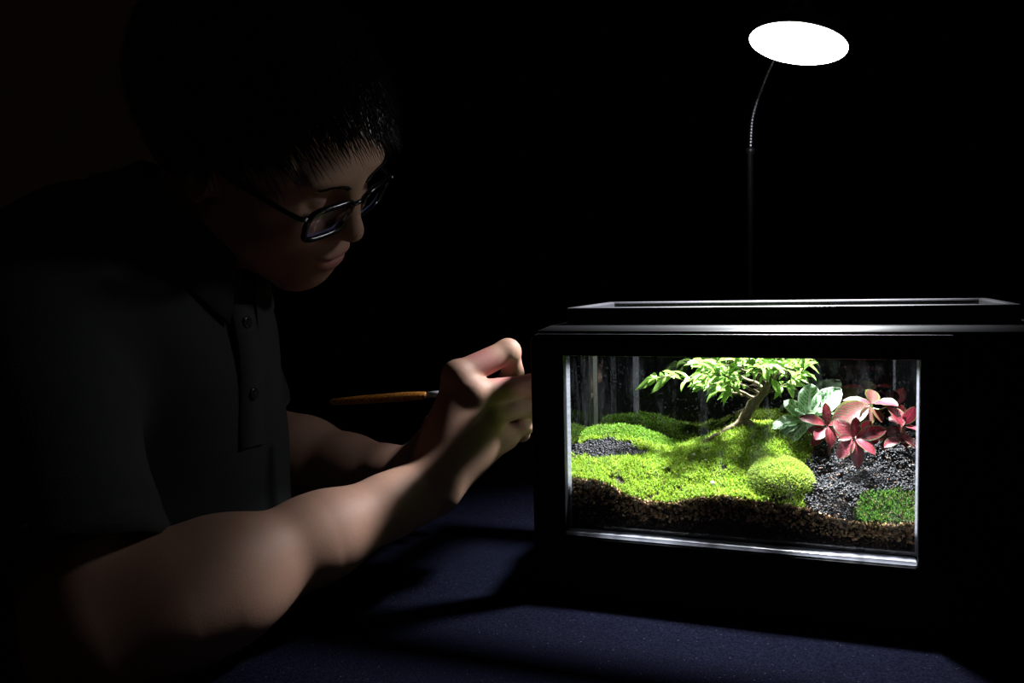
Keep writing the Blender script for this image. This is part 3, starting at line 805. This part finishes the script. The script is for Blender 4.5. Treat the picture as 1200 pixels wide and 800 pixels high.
class Ell:
    def __init__(s, c, r, R=None, k=.02, op=1):
        s.c = np.array(c, float); s.r = np.array(r, float); s.M = None if R is None else np.array(R, float); s.k, s.op = k, op
        s.R = s.r.max()
    def d(s, P):
        q = P - s.c
        if s.M is not None: q = q @ s.M
        k0 = np.sqrt(((q / s.r) ** 2).sum(1)); k1 = np.sqrt(((q / s.r ** 2) ** 2).sum(1)) + 1e-9
        return np.where(k0 < 1e-6, -s.r.min(), k0 * (k0 - 1) / k1)
def field(prims, P, c=None, rad=0.0):
    f = np.full(len(P), 1.0)
    for p in prims:
        if c is not None and np.linalg.norm(c - p.c) - p.R - rad > max(.03, p.k * 1.5): continue
        d = p.d(P)
        if p.op == 1: f = _smin(f, d, p.k)
        elif p.op == -1: f = -_smin(-f, d, p.k)
        else: f = -_smin(-f, -d, p.k)            # keep only the inside of p
    return f
def net(prims, lo, hi, h, post=None, nb=16):
    """surface nets over the blocks the surface passes through"""
    lo = np.array(lo, float); hi = np.array(hi, float)
    NBk = np.ceil((hi - lo) / (h * nb)).astype(int); NG = NBk * nb + 4
    I = np.stack(np.meshgrid(*[np.arange(n) for n in NBk], indexing='ij'), -1).reshape(-1, 3)
    C = lo + (I + .5) * nb * h; diag = nb * h * .5 * 1.733
    f0 = field(prims, C)
    if post: f0 = post(f0, C)
    act = I[np.abs(f0) < diag * 1.35 + .012]
    VK, VP, QK = [], [], []
    g = np.arange(nb + 1)
    GX = np.stack(np.meshgrid(g, g, g, indexing='ij'), -1).reshape(-1, 3)
    key = lambda a: (a[..., 0] * NG[1] + a[..., 1]) * NG[2] + a[..., 2]
    cor = [(0, 0, 0), (1, 0, 0), (0, 1, 0), (1, 1, 0), (0, 0, 1), (1, 0, 1), (0, 1, 1), (1, 1, 1)]
    edges = [(a, b) for a in range(8) for b in range(a + 1, 8) if sum(abs(cor[a][i] - cor[b][i]) for i in range(3)) == 1]
    for blk in act:
        P = lo + (blk * nb + GX) * h
        c = lo + (blk + .5) * nb * h
        F = field(prims, P, c, diag)
        if post: F = post(F, P)
        F = F.reshape(nb + 1, nb + 1, nb + 1); S = F < 0
        if S.all() or not S.any(): continue
        sl = lambda A, o: A[o[0]:nb + o[0], o[1]:nb + o[1], o[2]:nb + o[2]]
        cs = sum(sl(S, o).astype(int) for o in cor); m = (cs > 0) & (cs < 8)
        idx = np.argwhere(m)
        fc = np.stack([sl(F, o)[m] for o in cor], 1)
        acc = np.zeros((len(idx), 3)); cnt = np.zeros(len(idx))
        for a, b in edges:
            x = (fc[:, a] < 0) != (fc[:, b] < 0)
            t = np.where(x, fc[:, a] / (fc[:, a] - fc[:, b] + 1e-15), 0)
            pa, pb_ = np.array(cor[a]), np.array(cor[b])
            acc += x[:, None] * (pa + t[:, None] * (pb_ - pa)); cnt += x
        gi = idx + blk * nb
        VK.append(key(gi + 1)); VP.append(lo + (gi + acc / cnt[:, None]) * h)
        for ax in range(3):
            o = [0, 0, 0]; o[ax] = 1
            s0, s1 = sl(S, (0, 0, 0)), sl(S, o)
            e = np.argwhere(s0 != s1)
            if not len(e): continue
            flip = s0[tuple(e.T)]
            ge = e + blk * nb + 1
            b1 = np.zeros(3, int); b1[(ax + 1) % 3] = 1; b2 = np.zeros(3, int); b2[(ax + 2) % 3] = 1
            q = np.stack([key(ge - b1 - b2), key(ge - b2), key(ge), key(ge - b1)], 1)
            q[~flip] = q[~flip][:, ::-1]
            QK.append(q)
    K = np.concatenate(VK); Pv = np.concatenate(VP); o = np.argsort(K); K, Pv = K[o], Pv[o]
    Q = np.concatenate(QK); ix = np.searchsorted(K, Q); ix = np.clip(ix, 0, len(K) - 1)
    Q = ix[(K[ix] == Q).all(1)]
    return Pv, Q

def rotm(y, p, r):
    cy, sy, cp, sp, cr, sr = math.cos(y), math.sin(y), math.cos(p), math.sin(p), math.cos(r), math.sin(r)
    return np.array([[cy, -sy, 0], [sy, cy, 0], [0, 0, 1]]) @ np.array([[cp, 0, sp], [0, 1, 0], [-sp, 0, cp]]) @ np.array([[1, 0, 0], [0, cr, -sr], [0, sr, cr]])
CZ = np.array([0, 0, CAM.z])
HR = rotm(*np.radians([-12.4, 33.8, 24.9])); HC = np.array([-.2328, .8264, .1176]) + CZ; HS = 1.03
def hp(x, y, z): return HC + HR @ (np.array([x, y, z]) * HS)
def hl(P): return (np.asarray(P) - HC) @ HR / HS          # world -> head
def hE(c, r, k=.015, op=1, R=None): return Ell(hp(*c), np.array(r) * HS, HR if R is None else HR @ R, k, op)
def hC(a, b, ra, rb, k=.012, op=1): return Cone(hp(*a), hp(*b), ra * HS, rb * HS, k, op)
def px(x, y, Y): return np.array(at(x, y, Y))

head = [hE((-.014, 0, .046), (.100, .077, .084)), hE((.030, 0, .010), (.064, .064, .082), .03), hE((.036, 0, -.045), (.046, .052, .046), .03),
        hE((.074, 0, -.080), (.018, .022, .017), .02)]
for s in (-1, 1):
    head += [hC((.004, s * .055, -.035), (.066, s * .018, -.080), .016, .014, .025), hE((.062, s * .044, -.012), (.022, .020, .018), .03),
             hE((.080, s * .030, .042), (.012, .028, .010), .02), hE((.030, s * .060, .03), (.03, .014, .03), .03)]
head += [hE((.076, 0, -.048), (.024, .027, .026), .025)]
for s in (-1, 1):
    head += [hE((.094, s * .031, .018), (.015, .018, .0125), .014, -1)]
head += [hC((.088, 0, .030), (.104, 0, -.008), .0075, .0095, .014), hE((.106, 0, -.013), (.0105, .0105, .0095), .008)]
for s in (-1, 1):
    head += [hE((.094, s * .0125, -.018), (.0095, .0075, .0075), .007), hE((.073, s * .031, .017), (.0135, .0155, .0135), .004),
             hE((.0985, s * .0065, -.0255), (.0045, .003, .003), .003, -1)]
head += [hE((.0965, 0, -.0415), (.0075, .0215, .0055), .006), hE((.0945, 0, -.0535), (.008, .0185, .0062), .006), hE((.104, 0, -.0472), (.010, .020, .0011), .003, -1)]
for s in (-1, 1):
    er = rotm(s * .35, .18, 0)
    head += [hE((-.008, s * .077, .004), (.019, .0065, .032), .006, 1, er), hE((-.004, s * .085, .006), (.011, .006, .020), .004, -1, er), hE((.006, s * .075, -.004), (.006, .006, .009), .004, 1, er)]

neckb = np.array([-.345, .862, .015]) + CZ
shR = np.array([-.408, .700, -.026]) + CZ; elR = np.array([-.298, .585, -.247]) + CZ; wrR = px(503, 571, .768)
shL = np.array([-.385, 1.02, -.022]) + CZ; elL = np.array([-.325, 1.06, -.214]) + CZ; wrL = np.array([-.115, .945, -.216]) + CZ
up3 = np.array([0, 0, 1.0])
def lerp(a, b, t): return a + (b - a) * t
torso = [Cone(neckb + [-.03, 0, -.05], np.array([-.42, .87, -.18]) + CZ, .115, .125, .05), Cone(np.array([-.42, .87, -.18]) + CZ, np.array([-.50, .88, -.42]) + CZ, .125, .14, .05),
         Cone(shR + [-.01, .03, 0], shL + [-.01, -.03, 0], .052, .052, .05)]
neck = [Cone(hp(-.030, 0, -.035), neckb, .052, .060, .03)]
def armprims(sh, el, wr, bulge):
    ax = (wr - el) / np.linalg.norm(wr - el); side = np.cross(ax, up3); side /= np.linalg.norm(side)
    dn = np.cross(ax, side)
    return [Cone(sh, el, .052, .040, .03), Cone(el, lerp(el, wr, .30), .038, .0455, .03), Cone(lerp(el, wr, .18), lerp(el, wr, .62), .0440, .0335, .03),
            Cone(lerp(el, wr, .6), wr, .0335, .0245, .02), Cone(lerp(el, wr, .85), wr, .026, .0255, .012), Ell(lerp(el, wr, .25) + dn * -.004 + side * bulge, (.06, .036, .038), np.column_stack([ax, side, dn]), .03)]
arms = armprims(shR, elR, wrR, .008) + armprims(shL, elL, wrL, -.008)
def hand(wr, mcp, fing, thumb, rad, side_n, out):
    pr = []
    for i, m in enumerate(mcp):
        pr.append(Cone(wr + (m - wr) * .08, m, .0185, .0120, .016))
    c = sum(mcp) / 4
    pr.append(Ell(lerp(wr, c, .55) + out * -.006, (.036, .030, .016), side_n, .02))
    for i, (m, f, r) in enumerate(zip(mcp, fing, rad)):
        pts = [m] + list(f)
        rr = [r * 1.16, r * 1.0, r * .92, r * .80]
        pr.append(Ell(m + out * .002, (r * 1.18,) * 3, None, .009))
        for j in range(3):
            pr.append(Cone(pts[j], pts[j + 1], rr[j] * .97, rr[j + 1], .003 if j else .004))
        pr.append(Ell(pts[1], (rr[1] * 1.03,) * 3, None, .004))
    for j in range(len(thumb) - 1):
        r0, r1 = [(.018, .0135), (.0125, .0108), (.0108, .0088)][j]
        pr.append(Cone(thumb[j], thumb[j + 1], r0, r1, .012 if j == 0 else .004))
    return pr
mR = [px(536, 440, .788), px(556, 460, .785), px(575, 486, .796), px(592, 511, .811)]
fR = [[px(595, 412, .812), px(601, 437, .832), px(588, 452, .842)],
      [px(622, 452, .803), px(624, 462, .828), px(602, 463, .838)],
      [px(623, 474, .806), px(620, 486, .828), px(598, 482, .836)],
      [px(614, 498, .812), px(611, 508, .833), px(592, 504, .840)]]
tR = [px(518, 540, .792), px(545, 495, .828), px(572, 474, .850), px(594, 462, .850)]
hd = (mR[1] - wrR) / np.linalg.norm(mR[1] - wrR); outR = np.array([.25, -.95, .15]); outR -= hd * (outR @ hd); outR /= np.linalg.norm(outR)
arms += hand(wrR, mR, fR, tR, [.0118, .0104, .0098, .0090], np.column_stack([hd, np.cross(outR, hd), outR]), outR)
# left hand: loosely closed, raised behind the right wrist
fw_ = np.array([.62, -.35, .70]); fw_ /= np.linalg.norm(fw_); rt_ = np.cross(fw_, up3); rt_ /= np.linalg.norm(rt_); up3 = np.cross(rt_, fw_)
mL = [wrL + fw_ * .088 - rt_ * (-.030 + .021 * i) + up3 * (.008 - .003 * abs(i - 1)) - fw_ * .006 * abs(i - 1) for i in range(4)]
fL = [[m + fw_ * .036 + up3 * -.010, m + fw_ * .040 + up3 * -.027, m + fw_ * .022 + up3 * -.0285] for m in mL]
tL = [wrL + fw_ * .02 + rt_ * .022 - up3 * .006, wrL + fw_ * .055 + rt_ * .040 - up3 * .012, wrL + fw_ * .088 + rt_ * .038 - up3 * .018, wrL + fw_ * .110 + rt_ * .030 - up3 * .022]
arms += hand(wrL, mL, fL, tL, [.0100, .0100, .0096, .0086], np.column_stack([fw_, np.cross(up3, fw_), up3]), up3)
up3 = np.array([0, 0, 1.0])
body_prims = torso + neck + head + arms
Pv, Q = net(body_prims, np.array([-.66, .50, -.60]) + CZ, np.array([.06, 1.18, .30]) + CZ, .0024)

person_loc = Vector((-.50, .88, 0))
person = empty('person', person_loc)
tag(person, 'person in a dark polo shirt and glasses leaning over the tank with a brush', 'person')
PL = np.array(person_loc)
me = mesh_np('body', Pv - PL, Q)
L = hl(Pv)
lip = np.clip(1.6 - ((L[:, 1] / .0225) ** 2 + ((L[:, 2] + .0475) / .0115) ** 2) * 1.5, 0, 1) * (L[:, 0] > .075)
attr_col(me, 'lip', np.repeat(lip[:, None], 3, 1))
body = link('body', me, M['skin'], person, True)
body['label'] = 'bare skin of head, arms and hands'

# --- polo shirt
def fold(F, P):
    return F + .0022 * np.sin(P[:, 0] * 34 + P[:, 2] * 21 + 3 * np.sin(P[:, 1] * 9)) + .0016 * np.sin(P[:, 2] * 47 - P[:, 0] * 30 + P[:, 1] * 22)
hemR = lerp(shR, elR, .80); hemL = lerp(shL, elL, .74)
shirt = [Ell(np.array([-.425, .865, -.035]) + CZ, (.155, .185, .122), None, .05), Cone(np.array([-.385, .87, -.10]) + CZ, np.array([-.40, .88, -.40]) + CZ, .145, .162, .06),
         Cone(np.array([-.45, .87, -.12]) + CZ, np.array([-.50, .88, -.42]) + CZ, .15, .17, .06),
         Cone(neckb + [-.05, -.01, .005], neckb + [-.01, -.003, .008], .080, .078, .05),
         Cone(shR + [0, .02, -.005], hemR, .072, .064, .03), Cone(shL + [0, -.02, -.005], hemL, .076, .069, .03)]
axR = (elR - shR) / np.linalg.norm(elR - shR); axL = (elL - shL) / np.linalg.norm(elL - shL)
def cut(F, P):
    F = fold(F, P)
    for hem, ax, sh in ((hemR, axR, shR), (hemL, axL, shL)):
        near = np.clip(1 - np.abs((P - sh) @ np.array([0, 1.0, 0])) / .4, 0, 1)
        q = (P - hem) @ ax
        rr_ = np.linalg.norm((P - hem) - q[:, None] * ax, axis=1)
        m = rr_ < .11
        F = np.where(m, np.maximum(F, q), F)                                   # straight hem
        inner = np.maximum(rr_ - .052, -(q + .022))                             # hollow sleeve end
        F = np.maximum(F, -inner)
    nk = (P - hp(-.03, 0, -.03)); nd = (neckb - hp(-.03, 0, -.03)); nd = nd / np.linalg.norm(nd)
    return np.maximum(F, -(np.maximum(np.linalg.norm(nk - (nk @ nd)[:, None] * nd, axis=1) - .068, (nk @ nd) - .10)))
Ps, Qs = net(shirt, np.array([-.72, .50, -.585]) + CZ, np.array([-.15, 1.22, .16]) + CZ, .0042, cut)
sh = link('polo_shirt', mesh_np('polo_shirt', Ps - PL, Qs), M['shirt'], person, True); sh['label'] = 'black short-sleeved polo shirt'
def ring_np(c, ax, r0, r1, h, n=48, wall=.003):
    """ribbed band: outer and inner wall round an axis"""
    ax = ax / np.linalg.norm(ax); a = np.cross(ax, [0, 1.0, 0]); a /= np.linalg.norm(a); b = np.cross(ax, a)
    V = []
    for (r, z) in ((r0, -h), (r0 + .0015, -h * .5), (r1, 0), (r1 - wall, 0), (r0 - wall, -h)):
        for i in range(n):
            t_ = 2 * math.pi * i / n; rib = 1 + (.006 if i % 2 else 0)
            V.append(c + ax * z + (a * math.cos(t_) + b * math.sin(t_)) * r * rib)
    F = [(k * n + i, k * n + (i + 1) % n, ((k + 1) % 5) * n + (i + 1) % n, ((k + 1) % 5) * n + i) for k in range(5) for i in range(n)]
    return np.array(V), np.array(F)
for hem, ax in ((hemR, axR), (hemL, axL)):
    Vr, Fr_ = ring_np(hem + ax * .004, ax, .0655, .0640, .024, 96); link('sleeve_cuff', mesh_np('sleeve_cuff', Vr - PL, Fr_), M['rib'], sh, True)
# collar: standing band folded over into two points at the front, laid on the shirt's own surface
c0_ = hp(-.03, 0, -.03); nd_ = (neckb - c0_) / np.linalg.norm(neckb - c0_)
cf = np.array([.10, -.075, -.14]); cf = cf - nd_ * (cf @ nd_); cf /= np.linalg.norm(cf); cl = np.cross(cf, nd_)
ts = np.linspace(-.06, .20, 131)
def drop(dir_, r):
    Pm = c0_ + dir_ * r + ts[:, None] * nd_
    f = field(shirt, Pm); k_ = np.argmax(f < 0)
    return ts[k_] if (f < 0).any() else .16
V = []; n = 73; k = 9
for i in range(n):
    t_ = math.radians(9 + 342 * i / (n - 1)); e = min(i, n - 1 - i) / (n - 1)
    w = max(0.0, 1 - e * 7) ** 1.6
    dr = cf * math.cos(t_) + cl * math.sin(t_)
    h0 = drop(dr, .072); ro = .104 + .016 * w; h1 = min(drop(dr, ro), h0 + .05); hm = min(drop(dr, (.072 + ro) / 2), h0 + .03)
    for r, t2 in ((.070, h0 + .006), (.069, h0 - .016), (.071, h0 - .021), (.076, h0 - .020), ((.072 + ro) / 2, min(hm - .010, h0 + .004)), (ro, h1 - .0055), (ro - .001, h1 - .002), ((.072 + ro) / 2, min(hm - .006, h0 + .008)), (.074, h0 - .012)):
        V.append(c0_ + dr * r + nd_ * t2)
F = [(i * k + j_, (i + 1) * k + j_, (i + 1) * k + (j_ + 1) % k, i * k + (j_ + 1) % k) for i in range(n - 1) for j_ in range(k)]
link('collar', mesh_np('collar', np.array(V) - PL, F), M['rib'], sh, True)
# placket and buttons down the chest: march down from the collar on the shirt's own surface
def on_shirt(P, d, it=60):
    P = np.array(P, float)
    for _ in range(it):
        f = field(shirt, P[None])[0]
        P = P + d * max(min(-f, .02), -.02) if True else P
    return P
pf = np.array([.93, -.36, 0]); pf /= np.linalg.norm(pf); ps = np.array([-pf[1], pf[0], 0])
rows = []
for i in range(9):
    z = neckb[2] - .035 - .017 * i
    c0 = np.array([-.40, .868, z])
    row = []
    for s_, lift in ((-.017, .0012), (-.0165, .0042), (.0165, .0042), (.017, .0012)):
        p = c0 + ps * s_
        for _ in range(80):
            f = field(shirt, p[None])[0]; p = p - pf * f * .6
        row.append(p + pf * lift)
    rows.append(row)
V = np.array(rows).reshape(-1, 3); F = [(i * 4 + j, (i + 1) * 4 + j, (i + 1) * 4 + j + 1, i * 4 + j + 1) for i in range(8) for j in range(3)]
link('placket', mesh_np('placket', V - PL, F), M['rib'], sh, True)
for i in (1, 5):
    c0 = (np.array(rows[i][1]) + np.array(rows[i][2])) / 2 + pf * .001 - PL
    MB().lathe([(.002, -.0005), (.0055, -.0005), (.0058, .0006), (.0052, .0016), (.0036, .0011)], 18, Matrix.Translation(c0) @ Vector(pf).to_track_quat('Z', 'Y').to_matrix().to_4x4()).build('button', M['button'], sh, True)

# --- trousers and shoes (below the table)
hipz = -.44
tr = []
for s in (-1, 1):
    y0 = .88 + s * .09; y1 = .88 + s * .13
    tr += [Cone(np.array([-.50, y0, hipz]) + CZ, np.array([-.115, y1, hipz - .01]) + CZ, .090, .066, .04), Cone(np.array([-.115, y1, hipz - .01]) + CZ, np.array([-.16, y1, -.93]) + CZ, .064, .048, .03)]
tr += [Ell(np.array([-.51, .88, -.45]) + CZ, (.14, .185, .105), None, .05)]
Pt, Qt = net(tr, np.array([-.72, .6, -.99]) + CZ, np.array([.02, 1.16, -.30]) + CZ, .009)
link('trousers', mesh_np('trousers', Pt - PL, Qt), M['trousers'], person, True)
for s in (-1, 1):
    c0 = np.array([-.14, .88 + s * .13, -1.0]) + CZ
    Pk, Qk = net([Ell(c0 + [.05, 0, .045], (.125, .046, .043), None, .02), Ell(c0 + [-.03, 0, .06], (.05, .042, .055), None, .03)], c0 - [.15, .1, 0], c0 + [.22, .1, .16], .008, lambda F, P: np.maximum(F, .002 - P[:, 2]))
    link('shoe', mesh_np('shoe', Pk - PL, Qk), M['shoe'], person, True)

# --- hair: cap plus strands
def hairline(x): return np.interp(x, [-.14, -.08, -.045, -.015, .012, .03, .06, .085, .12], [-.045, -.042, -.03, .028, .032, .010, .078, .102, .11])
cap = [hE((-.022, 0, .058), (.118, .0865, .102), .03), hE((-.06, 0, .01), (.066, .066, .060), .03)]
def capcut(F, P):
    q = hl(P); ridge = .0013 * np.sin(q[:, 1] * 320 + 6 * np.sin(q[:, 0] * 30)) + .002 * np.sin(q[:, 0] * 60 + q[:, 1] * 90)
    side = (np.abs(q[:, 1]) / .075) ** 4
    return np.maximum(F + ridge, (hairline(q[:, 0]) - q[:, 2] - .012 * (1 - np.clip(side, 0, 1)) * (q[:, 0] < 0)) * .8)
lo_ = HC - .20; hi_ = HC + .20
Ph, Qh = net(cap, lo_, hi_, .0032, capcut)
hair = link('hair', mesh_np('hair', Ph - PL, Qh), M['hair'], person, True); hair['label'] = 'short straight black hair with a loose fringe'
N = 9000; seg = 7
HCc = np.array([-.022, 0, .058])
dd = rng.normal(size=(N * 4, 3)); dd /= np.linalg.norm(dd, axis=1, keepdims=True)
rt0 = HCc + dd * np.array([.119, .0875, .103])
ok = (rt0[:, 2] > hairline(rt0[:, 0]) + .012); rt0 = rt0[ok][:N]; dd = dd[ok][:N]; N = len(rt0)
wh = np.array([-.09, .01, .128])
grav = HR.T @ np.array([0, 0, -1.0])
pts = [rt0 - dd * .004]; cur = rt0.copy()
Lh = rng.uniform(.026, .052, N); Lh[(rt0[:, 0] > .02) & (rt0[:, 2] > .07)] *= 1.15; Lh[rt0[:, 2] < .03] *= .5
for k_ in range(seg - 1):
    t1 = cur - wh; nrm = (cur - HCc) / np.array([.119, .0875, .103]) ** 2; nrm /= np.linalg.norm(nrm, axis=1, keepdims=True)
    t1 = t1 / np.linalg.norm(t1, axis=1, keepdims=True) + np.array([.35, 0, -.1]) + .45 * grav * (k_ / seg) + rng.normal(size=(N, 3)) * .16
    t1 = t1 - nrm * ((t1 * nrm).sum(1, keepdims=True)) * (.9 if k_ < 4 else .35); t1 /= np.linalg.norm(t1, axis=1, keepdims=True)
    cur = cur + (t1 + nrm * (.10 if k_ < 3 else .02)) * (Lh / (seg - 1))[:, None]
    e = (((cur - HCc) / np.array([.1205, .0885, .1045])) ** 2).sum(1, keepdims=True)
    inside = e < 1; cur = np.where(inside & (cur[:, 2:3] > .03), HCc + (cur - HCc) / np.sqrt(e), cur)
    pts.append(cur.copy())
Sx = np.stack(pts, 1)                                                          # N, seg, 3
T = np.gradient(Sx, axis=1); T /= np.linalg.norm(T, axis=2, keepdims=True)
A1 = np.cross(T, rng.normal(size=(N, 1, 3))); A1 /= np.linalg.norm(A1, axis=2, keepdims=True); A2 = np.cross(T, A1)
w = .00055 * np.array([1, 1.1, 1.1, 1, .85, .6, .12])[None, :, None]
ring = np.stack([A1 * w, (-.5 * A1 + .866 * A2) * w, (-.5 * A1 - .866 * A2) * w], 2) + Sx[:, :, None]
Vh = (ring.reshape(-1, 3) * HS) @ HR.T + HC
base = (np.arange(N) * seg * 3)[:, None, None, None] + (np.arange(seg - 1) * 3)[None, :, None, None]
j = np.arange(3); fq = np.stack([j, (j + 1) % 3, (j + 1) % 3 + 3, j + 3], 1)
Fh = (base + fq[None, None]).reshape(-1, 4)
st = link('strands', mesh_np('strands', Vh - PL, Fh), M['hair'], hair, True); tag(st, kind='stuff')
# eyebrows and eyelid lashes
for s in (-1, 1):
    B_ = []
    for i in range(90):
        t_ = i / 89; x0 = .0895 - .012 * t_ ** 2.2; y0 = s * (.012 + .036 * t_); z0 = .0330 + .006 * math.sin(t_ * 2.3) + rng.uniform(-.0022, .0022) * (1 - .6 * t_)
        xs_ = np.linspace(.125, .05, 120); fs_ = field(head, np.array([hp(x_, y0, z0) for x_ in xs_])); x0 = xs_[np.argmax(fs_ < 0)] + .0008
        a = hp(x0, y0, z0); b_ = hp(x0 + .0006, y0 + s * .0075, z0 + .0026 + rng.uniform(-.001, .001))
        B_.append((a, b_))
    V = []; F = []
    for a, b_ in B_:
        i0 = len(V); u_ = HR @ np.array([0, 0, .0008]); f_ = HR @ np.array([.0014, 0, 0])
        V += [a - u_, a + u_, b_, a + f_, ]; F += [(i0, i0 + 1, i0 + 2), (i0 + 1, i0 + 3, i0 + 2), (i0 + 3, i0, i0 + 2)]
    link('eyebrow', mesh_np('eyebrow', np.array(V) - PL, F), M['hair'], person)

# ------------------------------------------------------------------ eyeglasses
gl_root = empty('eyeglasses', Vector(hp(.092, 0, .02)))
tag(gl_root, 'black rectangular-framed glasses on the face of the leaning person', 'glasses')
GR = np.array(gl_root.location)
def lens_outline(s, grow=0.0, n=40):
    """rounded rectangle of one lens in head coordinates, tilted and wrapped a little"""
    out = []
    for i in range(n):
        t_ = 2 * math.pi * i / n; c, q = math.cos(t_), math.sin(t_)
        e = 2 / 4.0
        y = (.0255 + grow) * math.copysign(abs(c) ** e, c); z = (.0172 + grow) * math.copysign(abs(q) ** e, q)
        z *= 1.0; y *= 1 + .06 * (z > 0)
        yy = s * .0355 + y
        out.append((.1015 - 1.9 * yy ** 2 + .10 * z, yy, .0075 + z))
    return out
for s in (-1, 1):
    ou = [np.array(hp(*p)) for p in lens_outline(s)]
    P = np.array(ou + [ou[0], ou[1]])
    Vv, F = tube_np(P, .0029, 8); link('rim', mesh_np('rim', Vv - GR, F), M['frame'], gl_root, True)
    n = len(ou); inn = [np.array(hp(*p)) for p in lens_outline(s, -.001)]; ctr = sum(inn) / n; fx = HR @ np.array([1.0, 0, 0])
    V = []
    for lay in (.0012, -.0012):
        for r_, bulge in ((1, 0), (.66, .0012), (.33, .0019)):
            V += [ctr + (p - ctr) * r_ + fx * (lay + bulge) for p in inn]
        V.append(ctr + fx * (lay + .0021))
    m_ = 3 * n + 1; F = []
    tri = []
    for l_ in (0, 1):
        o_ = l_ * m_
        for k_ in range(2):
            for i in range(n):
                a, b_ = o_ + k_ * n + i, o_ + k_ * n + (i + 1) % n; c_, d_ = a + n, b_ + n
                q4 = (a, b_, d_, c_) if l_ == (0 if s else 0) else (a, c_, d_, b_); tri += [(q4[0], q4[1], q4[2]), (q4[0], q4[2], q4[3])]
        for i in range(n):
            a, b_ = o_ + 2 * n + i, o_ + 2 * n + (i + 1) % n; tri.append((a, b_, o_ + 3 * n) if l_ == 0 else (b_, a, o_ + 3 * n))
    for i in range(n):
        tri += [(i, m_ + i, m_ + (i + 1) % n), (i, m_ + (i + 1) % n, (i + 1) % n)]
    link('lens', mesh_np('lens', np.array(V) - GR, tri), M['lens'], gl_root, True)
    low = [i for i in range(n) if inn[i] @ (HR @ np.array([0, 0, 1.0])) < ctr @ (HR @ np.array([0, 0, 1.0])) - .004]
    low.sort(key=lambda i: inn[i] @ (HR @ np.array([0, 1.0, 0])))
    for r0_, r1_ in ((.99, .90), (.88, .83), (.81, .78)):  # thin bands paint the reflected rings low in the lens
        Vq = [ctr + (inn[i] - ctr) * r_ - fx * .0022 + fx * .0012 * (1 - r_) for i in low for r_ in (r0_, r1_)]
        link('painted_lens_reflection', mesh_np('painted_lens_reflection', np.array(Vq) - GR, [(2 * i, 2 * i + 1, 2 * i + 3, 2 * i + 2) for i in range(len(low) - 1)]), M['painted_lens_reflection'], gl_root)
    Pt_ = spline([hp(.0945, s * .0615, .017), hp(.0885, s * .071, .018), hp(.05, s * .079, .020), hp(.0, s * .0835, .021), hp(-.012, s * .083, .014), hp(-.022, s * .081, -.008)], 26)
    Vv, F = tube_np(Pt_, np.r_[np.full(20, .0024), np.full(6, .0019)], 8); link('temple', mesh_np('temple', Vv - GR, F), M['frame'], gl_root, True)
    MB().lathe([(.0011, -.0005), (.0011, .0012)], 10, Matrix.Translation(Vector(hp(.0925, s * .0685, .0185) + HR @ np.array([.0025, 0, 0]) - GR)) @ Vector(HR @ np.array([1.0, 0, 0])).to_track_quat('Z', 'Y').to_matrix().to_4x4()).build('rivet', M['silver'], gl_root, True)
Pb = spline([hp(.1005, -.0125, .015), hp(.1035, 0, .019), hp(.1005, .0125, .015)], 10)
Vv, F = tube_np(Pb, .0022, 8); link('bridge', mesh_np('bridge', Vv - GR, F), M['frame'], gl_root, True)

# ------------------------------------------------------------------ stool
st_ = empty('stool', (-.51, .88, 0)); tag(st_, 'round dark wooden stool under the seated person', 'stool')
MB().lathe([(.15, .425), (.165, .428), (.17, .44), (.165, .452), (.02, .455)], 40).build('seat', M['wood_dark'], st_, True)
for i in range(4):
    a = math.pi / 4 + i * math.pi / 2
    MB().tube([(.12 * math.cos(a), .12 * math.sin(a), .424), (.17 * math.cos(a), .17 * math.sin(a), 0.0)], [.016, .013], 10).build('leg', M['wood_dark'], st_, True)
